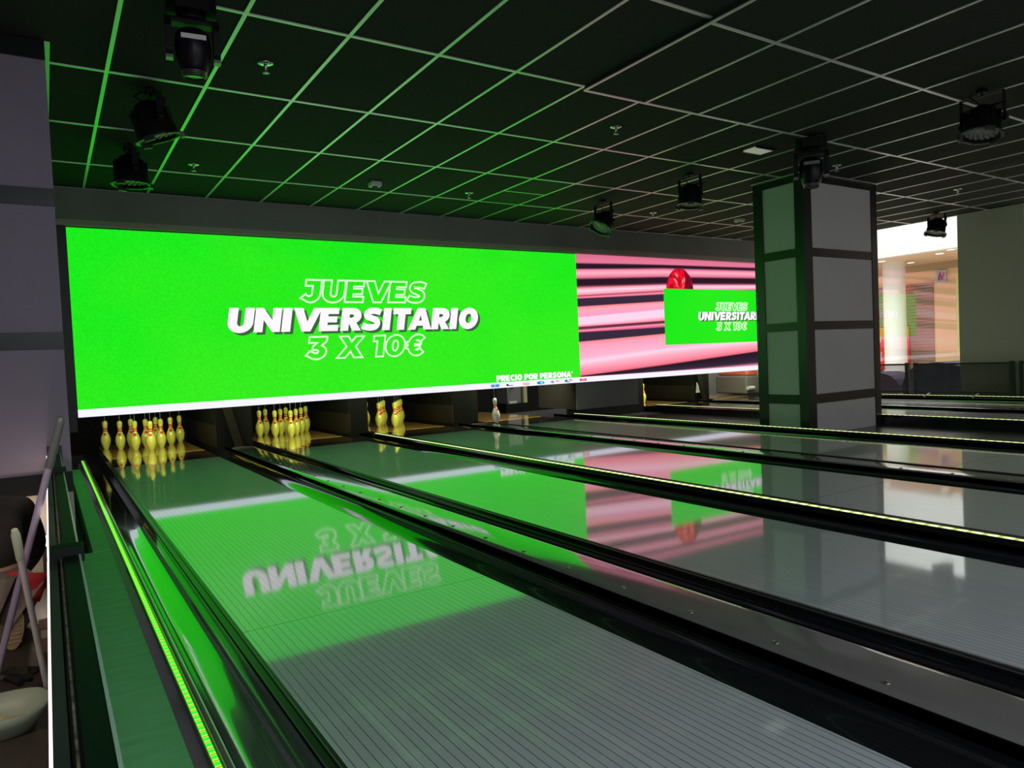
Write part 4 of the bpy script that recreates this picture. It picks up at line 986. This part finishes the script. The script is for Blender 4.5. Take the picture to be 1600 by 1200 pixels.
# ------------------------------------------------------------------ corridor: mop, dustpan, tools, person
FZ = -0.20
M['handle_violet'] = mat('handle_violet_grey', (0.38, 0.31, 0.43), 0.35)
M['handle_grey'] = mat('handle_pale_grey', (0.80, 0.72, 0.70), 0.4)
M['grip'] = mat('grip_pale_green', (0.55, 0.60, 0.42), 0.5)
M['pan'] = mat('dustpan_green', (0.42, 0.50, 0.38), 0.45)
mopT = Vector((-1.048, -7.30, 0.845)); mopB = Vector((-1.315, -7.10, FZ + 0.06))
mo = thing('mop', 'long violet-grey mop handle leaning over the barrier at the far left', 'mop', mopB)
part(MB().tube([mopB, mopB.lerp(mopT, 0.90)], 0.0115, 12), 'shaft', M['handle_violet'], mo)
part(MB().tube([mopB.lerp(mopT, 0.82), mopB.lerp(mopT, 0.97), mopB.lerp(mopT, 0.995), mopT], [0.0135, 0.0135, 0.012, 0.006], 12), 'grip', mat('mop_grip', (0.14, 0.15, 0.15), 0.3), mo)
part(MB().tube([mopB + Vector((0, 0, 0.03)), mopB + Vector((-0.01, 0, -0.055))], [0.03, 0.05], 12), 'mop_head', mat('mop_cloth', (0.30, 0.28, 0.26), 0.9), mo)
panB = Vector((-1.145, -7.10, FZ + 0.03)); panT = Vector((-1.198, -7.45, 0.50))
dp = thing('dustpan', 'pale green long-handled dustpan on the corridor floor at lower left', 'dustpan', panB)
part(MB().tube([panB, panB.lerp(panT, 0.86)], 0.0105, 12), 'handle', M['handle_grey'], dp)
part(MB().tube([panB.lerp(panT, 0.84), panB.lerp(panT, 0.97), panT], [0.013, 0.0135, 0.009], 12), 'grip', M['grip'], dp)
pd = MB()
def pan_ring(z, sx, sy, n=24):
    return [(-1.30 + sx * math.copysign(abs(math.cos(2 * PI * k / n)) ** 0.7, math.cos(2 * PI * k / n)), -7.29 + sy * math.copysign(abs(math.sin(2 * PI * k / n)) ** 0.7, math.sin(2 * PI * k / n)) , z) for k in range(n)]
R1 = [pan_ring(FZ + 0.004, 0.115, 0.085), pan_ring(FZ + 0.05, 0.145, 0.115), pan_ring(FZ + 0.085, 0.165, 0.135), pan_ring(FZ + 0.088, 0.155, 0.125), pan_ring(FZ + 0.05, 0.135, 0.105), pan_ring(FZ + 0.014, 0.108, 0.078)]
vs = [p for r_ in R1 for p in r_]; n = 24; fs = []
for j in range(5):
    for k in range(n): fs.append((j * n + k, j * n + (k + 1) % n, (j + 1) * n + (k + 1) % n, (j + 1) * n + k))
fs.append(tuple(range(n))); fs.append(tuple(range(5 * n, 6 * n)))
pd.add(vs, fs, 0, True)
part(pd, 'pan', M['pan'], dp)
rb = random.Random(3)
lit = thing('litter', 'crumpled pale yellow wrapper lying in the green dustpan', 'litter', (-1.27, -7.30, FZ + 0.015))
cr = MB(); cv = []
for j in range(4):
    for k in range(5): cv.append((-1.33 + 0.03 * k, -7.36 + 0.03 * j, FZ + 0.022 + rb.uniform(0, 0.028)))
cr.add(cv, [(j * 5 + k, j * 5 + k + 1, (j + 1) * 5 + k + 1, (j + 1) * 5 + k) for j in range(3) for k in range(4)])
w_ = part(cr, 'wrapper', mat('wrapper_yellow', (0.62, 0.60, 0.30), 0.5), lit, fix=False); w_.modifiers.new('s', 'SOLIDIFY').thickness = 0.004
ph = thing('phone', 'black phone with pale edge lying on the corridor floor', 'phone', (-1.22, -6.72, FZ))
T = Matrix.Translation((-1.235, -6.74, FZ + 0.006)) @ Matrix.Rotation(0.9, 4, 'Z')
part(MB().box(-0.036, 0.036, -0.075, 0.075, -0.005, 0.005, T=T), 'body', M['blackgloss'], ph, bevel=0.003)
part(MB().box(-0.0375, -0.036, -0.07, 0.07, -0.003, 0.004, T=T), 'edge', M['chrome'], ph)
tl = thing('pliers', 'black handled pliers on the corridor floor behind the dustpan', 'tool', (-1.27, -6.85, FZ))
part(MB().tube([(-1.235, -6.90, FZ + 0.012), (-1.26, -6.84, FZ + 0.014), (-1.285, -6.80, FZ + 0.012)], 0.011, 8), 'handle', M['black'], tl)
part(MB().tube([(-1.20, -6.88, FZ + 0.012), (-1.25, -6.835, FZ + 0.014), (-1.285, -6.80, FZ + 0.012)], 0.010, 8), 'handle', M['black'], tl)
part(MB().tube([(-1.285, -6.80, FZ + 0.012), (-1.33, -6.755, FZ + 0.011)], [0.012, 0.005], 8), 'jaw', M['bolt'], tl)
cb = thing('cardboard_box', 'small brown box with printed mark beside the barrier on the corridor floor', 'box', (-1.145, -6.50, FZ))
part(box(-1.175, -1.118, -6.56, -6.42, FZ, FZ + 0.11), 'carton', mat('carton_brown', (0.20, 0.11, 0.08), 0.7), cb, bevel=0.003)
part(MB().box(-1.165, -1.135, -6.5625, -6.56, FZ + 0.065, FZ + 0.10), 'printed_mark', mat('mark_pale', (0.45, 0.38, 0.33), 0.7), cb)
wl = thing('work_lamp', 'small bright work lamp on the floor behind the kneeling person', 'lamp', (-1.14, -5.42, FZ))
part(MB().tube([(-1.145, -5.42, FZ), (-1.145, -5.42, FZ + 0.26)], 0.012, 8), 'stem', M['black'], wl)
part(MB().lathe([(0, 0), (0.022, 0), (0.028, 0.05), (0, 0.05)], (-1.145, -5.42, FZ + 0.24), 12), 'lamp_head', emis('work_lamp_glow', (1.0, 0.86, 0.70), 12.0), wl)
def point(name, loc, power, color, r):
    l = bpy.data.lights.new(name, 'POINT'); l.energy = power; l.color = color; l.shadow_soft_size = r
    o = bpy.data.objects.new(name, l); COL.objects.link(o); o.location = loc; return o
point('work_lamp_light', (-1.15, -5.50, FZ + 0.30), 2.2, (1.0, 0.80, 0.60), 0.03)
cl = bpy.data.lights.new('corridor_spot', 'SPOT'); cl.energy = 42; cl.color = (1.0, 0.80, 0.62); cl.spot_size = math.radians(62); cl.spot_blend = 0.6; cl.shadow_soft_size = 0.12  # unseen warm fill added to brighten the person and handles
co_ = bpy.data.objects.new('corridor_spot', cl); COL.objects.link(co_); co_.location = (-2.0, -8.6, 1.55)
co_.rotation_euler = (Vector((-1.42, -6.75, -0.1)) - co_.location).to_track_quat('-Z', 'Y').to_euler()

# person kneeling, seen from behind: one skinned body, clothes and hair as children
def skin_obj(name, verts, edges, radii, m, parent, sub=2, root=0):
    me = bpy.data.meshes.new(name); me.from_pydata(verts, edges, []); me.update()
    o = bpy.data.objects.new(name, me); COL.objects.link(o)
    o.modifiers.new('skin', 'SKIN'); o.modifiers['skin'].use_smooth_shade = True
    for i, (r, sv) in enumerate(zip(radii, me.skin_vertices[0].data)):
        sv.radius = r if isinstance(r, tuple) else (r, r); sv.use_root = (i == root)
    s = o.modifiers.new('sub', 'SUBSURF'); s.levels = sub; s.render_levels = sub
    me.materials.append(m); at(o, parent) if parent else None
    return o
PX, PY = -1.40, -6.30
M['skin'] = mat('skin', (0.55, 0.34, 0.25), 0.5)
M['jacket'] = noisy(mat('jacket_brown_black', (0.035, 0.027, 0.022), 0.8), (0.028, 0.022, 0.018), (0.06, 0.045, 0.036), 6, 4, (1, 3, 1), 0.9, 9)
M['trouser'] = noisy(mat('trousers_grey_tan', (0.20, 0.16, 0.13), 0.85), (0.22, 0.18, 0.15), (0.36, 0.29, 0.24), 9, 5, (3, 1, 1), 0.9, 12)
M['shoe'] = mat('shoe_dark', (0.03, 0.027, 0.025), 0.6)
M['sole'] = mat('sole_gum', (0.42, 0.30, 0.17), 0.6)
M['hair'] = mat('hair_dark', (0.02, 0.015, 0.012), 0.6)
M['redcloth'] = mat('red_cloth', (0.70, 0.05, 0.05), 0.7)
pr_ = thing('person', 'person in dark jacket and grey trousers kneeling on the corridor floor, seen from behind', 'person', (PX, PY, FZ))
H = lambda dx, dy, z: (PX + dx, PY + dy, FZ + z)
bv = [H(0, 0.0, 0.30), H(0, 0.14, 0.42), H(0, 0.34, 0.52), H(0, 0.46, 0.54), H(0, 0.56, 0.50), H(0, 0.66, 0.46), H(0, 0.72, 0.42),
      H(.10, -0.02, 0.24), H(.125, 0.36, 0.09), H(.12, 0.05, 0.075), H(.12, -0.08, 0.10), H(.12, -0.10, 0.03),
      H(-.10, -0.02, 0.24), H(-.125, 0.36, 0.09), H(-.12, 0.05, 0.075), H(-.12, -0.08, 0.10), H(-.12, -0.10, 0.03),
      H(.17, 0.44, 0.50), H(.21, 0.56, 0.30), H(.13, 0.70, 0.14), H(.10, 0.76, 0.08),
      H(-.17, 0.44, 0.50), H(-.21, 0.56, 0.30), H(-.13, 0.70, 0.14), H(-.10, 0.76, 0.08)]
be = [(0, 1), (1, 2), (2, 3), (3, 4), (4, 5), (5, 6), (0, 7), (7, 8), (8, 9), (9, 10), (10, 11), (0, 12), (12, 13), (13, 14), (14, 15), (15, 16), (3, 17), (17, 18), (18, 19), (19, 20), (3, 21), (21, 22), (22, 23), (23, 24)]
br = [(.15, .12), (.15, .11), (.16, .11), (.14, .09), .05, .085, .07, .095, .07, .055, .042, .035, .095, .07, .055, .042, .035, .06, .045, .033, .03, .06, .045, .033, .03]
skin_obj('body', bv, be, br, M['skin'], pr_)
jv = [H(0, -0.06, 0.34), H(0, 0.12, 0.45), H(0, 0.32, 0.535), H(0, 0.46, 0.545), H(.18, 0.45, 0.50), H(.22, 0.57, 0.30), H(.14, 0.69, 0.155), H(-.18, 0.45, 0.50), H(-.22, 0.57, 0.30), H(-.14, 0.69, 0.155)]
skin_obj('jacket', jv, [(0, 1), (1, 2), (2, 3), (3, 4), (4, 5), (5, 6), (3, 7), (7, 8), (8, 9)], [(.205, .135), (.205, .14), (.195, .13), (.17, .11), .08, .06, .045, .08, .06, .045], M['jacket'], pr_)
tv = [H(0, -0.03, 0.28), H(.125, -0.05, 0.225), H(.14, 0.37, 0.09), H(.13, 0.06, 0.085), H(.125, -0.05, 0.085), H(-.125, -0.05, 0.225), H(-.14, 0.37, 0.09), H(-.13, 0.06, 0.085), H(-.125, -0.05, 0.085)]
skin_obj('trousers', tv, [(0, 1), (1, 2), (2, 3), (3, 4), (0, 5), (5, 6), (6, 7), (7, 8)], [(.17, .125), (.125, .125), .085, .07, .062, (.125, .125), .085, .07, .062], M['trouser'], pr_)
for sx in (.125, -.125):
    sh = skin_obj('shoe', [H(sx, -0.075, 0.165), H(sx, -0.085, 0.11), H(sx, -0.075, 0.04)], [(0, 1), (1, 2)], [(.038, .032), (.046, .036), (.046, .030)], M['shoe'], pr_)
    so = MB(); ring = []
    for k in range(20):
        a = 2 * PI * k / 20; ring.append((0.049 * math.cos(a) * (1 + 0.10 * math.sin(a)), 0.105 * math.sin(a)))
    so.prism([(PX + sx + u, FZ + 0.108 + v_) for u, v_ in ring], PY - 0.132, PY - 0.112)
    for k in range(9): so.box(PX + sx - 0.036, PX + sx + 0.036, PY - 0.137, PY - 0.131, FZ + 0.03 + 0.018 * k, FZ + 0.04 + 0.018 * k)
    sl = part(so, 'sole', M['sole'], pr_, bevel=0.003)
hd = skin_obj('hair', [H(0, 0.62, 0.50), H(0, 0.69, 0.49), H(0, 0.74, 0.45)], [(0, 1), (1, 2)], [.08, .095, .08], M['hair'], pr_)
rp = MB(); rv = []
for j in range(5):
    for k in range(6): rv.append(H(0.085 + 0.03 * k + 0.012 * j, -0.175 - 0.008 * math.sin(k * 1.3 + j) + 0.012 * abs(k - 2), 0.235 + 0.030 * j - 0.008 * k))
rp.add(rv, [(j * 6 + k, j * 6 + k + 1, (j + 1) * 6 + k + 1, (j + 1) * 6 + k) for j in range(4) for k in range(5)], 0, True)
ro = part(rp, 'red_pocket_cloth', M['redcloth'], pr_, fix=False); ro.modifiers.new('s', 'SOLIDIFY').thickness = 0.006
def hand(sx):
    base = Vector(H(sx, 0.77, 0.075)); ins = -1 if sx > 0 else 1
    vs = [tuple(base), tuple(base + Vector((0, 0.05, -0.02)))]; ed = [(0, 1)]; rd = [(.026, .016), (.034, .014)]
    for f, (ox, ln) in enumerate(((-.027, .068), (-.009, .078), (.009, .074), (.027, .058))):
        p0 = base + Vector((ox, 0.075, -0.028)); n0 = len(vs)
        vs += [tuple(p0), tuple(p0 + Vector((ox * .2, ln * .5, -0.012))), tuple(p0 + Vector((ox * .2, ln * .85, -0.034)))]
        ed += [(1, n0), (n0, n0 + 1), (n0 + 1, n0 + 2)]; rd += [.0095, .009, .008]
    n0 = len(vs); vs += [tuple(base + Vector((ins * .040, .035, -.02))), tuple(base + Vector((ins * .058, .065, -.032)))]; ed += [(0, n0), (n0, n0 + 1)]; rd += [.011, .009]
    skin_obj('hand', vs, ed, rd, M['skin'], pr_, 2)
hand(.10); hand(-.10)
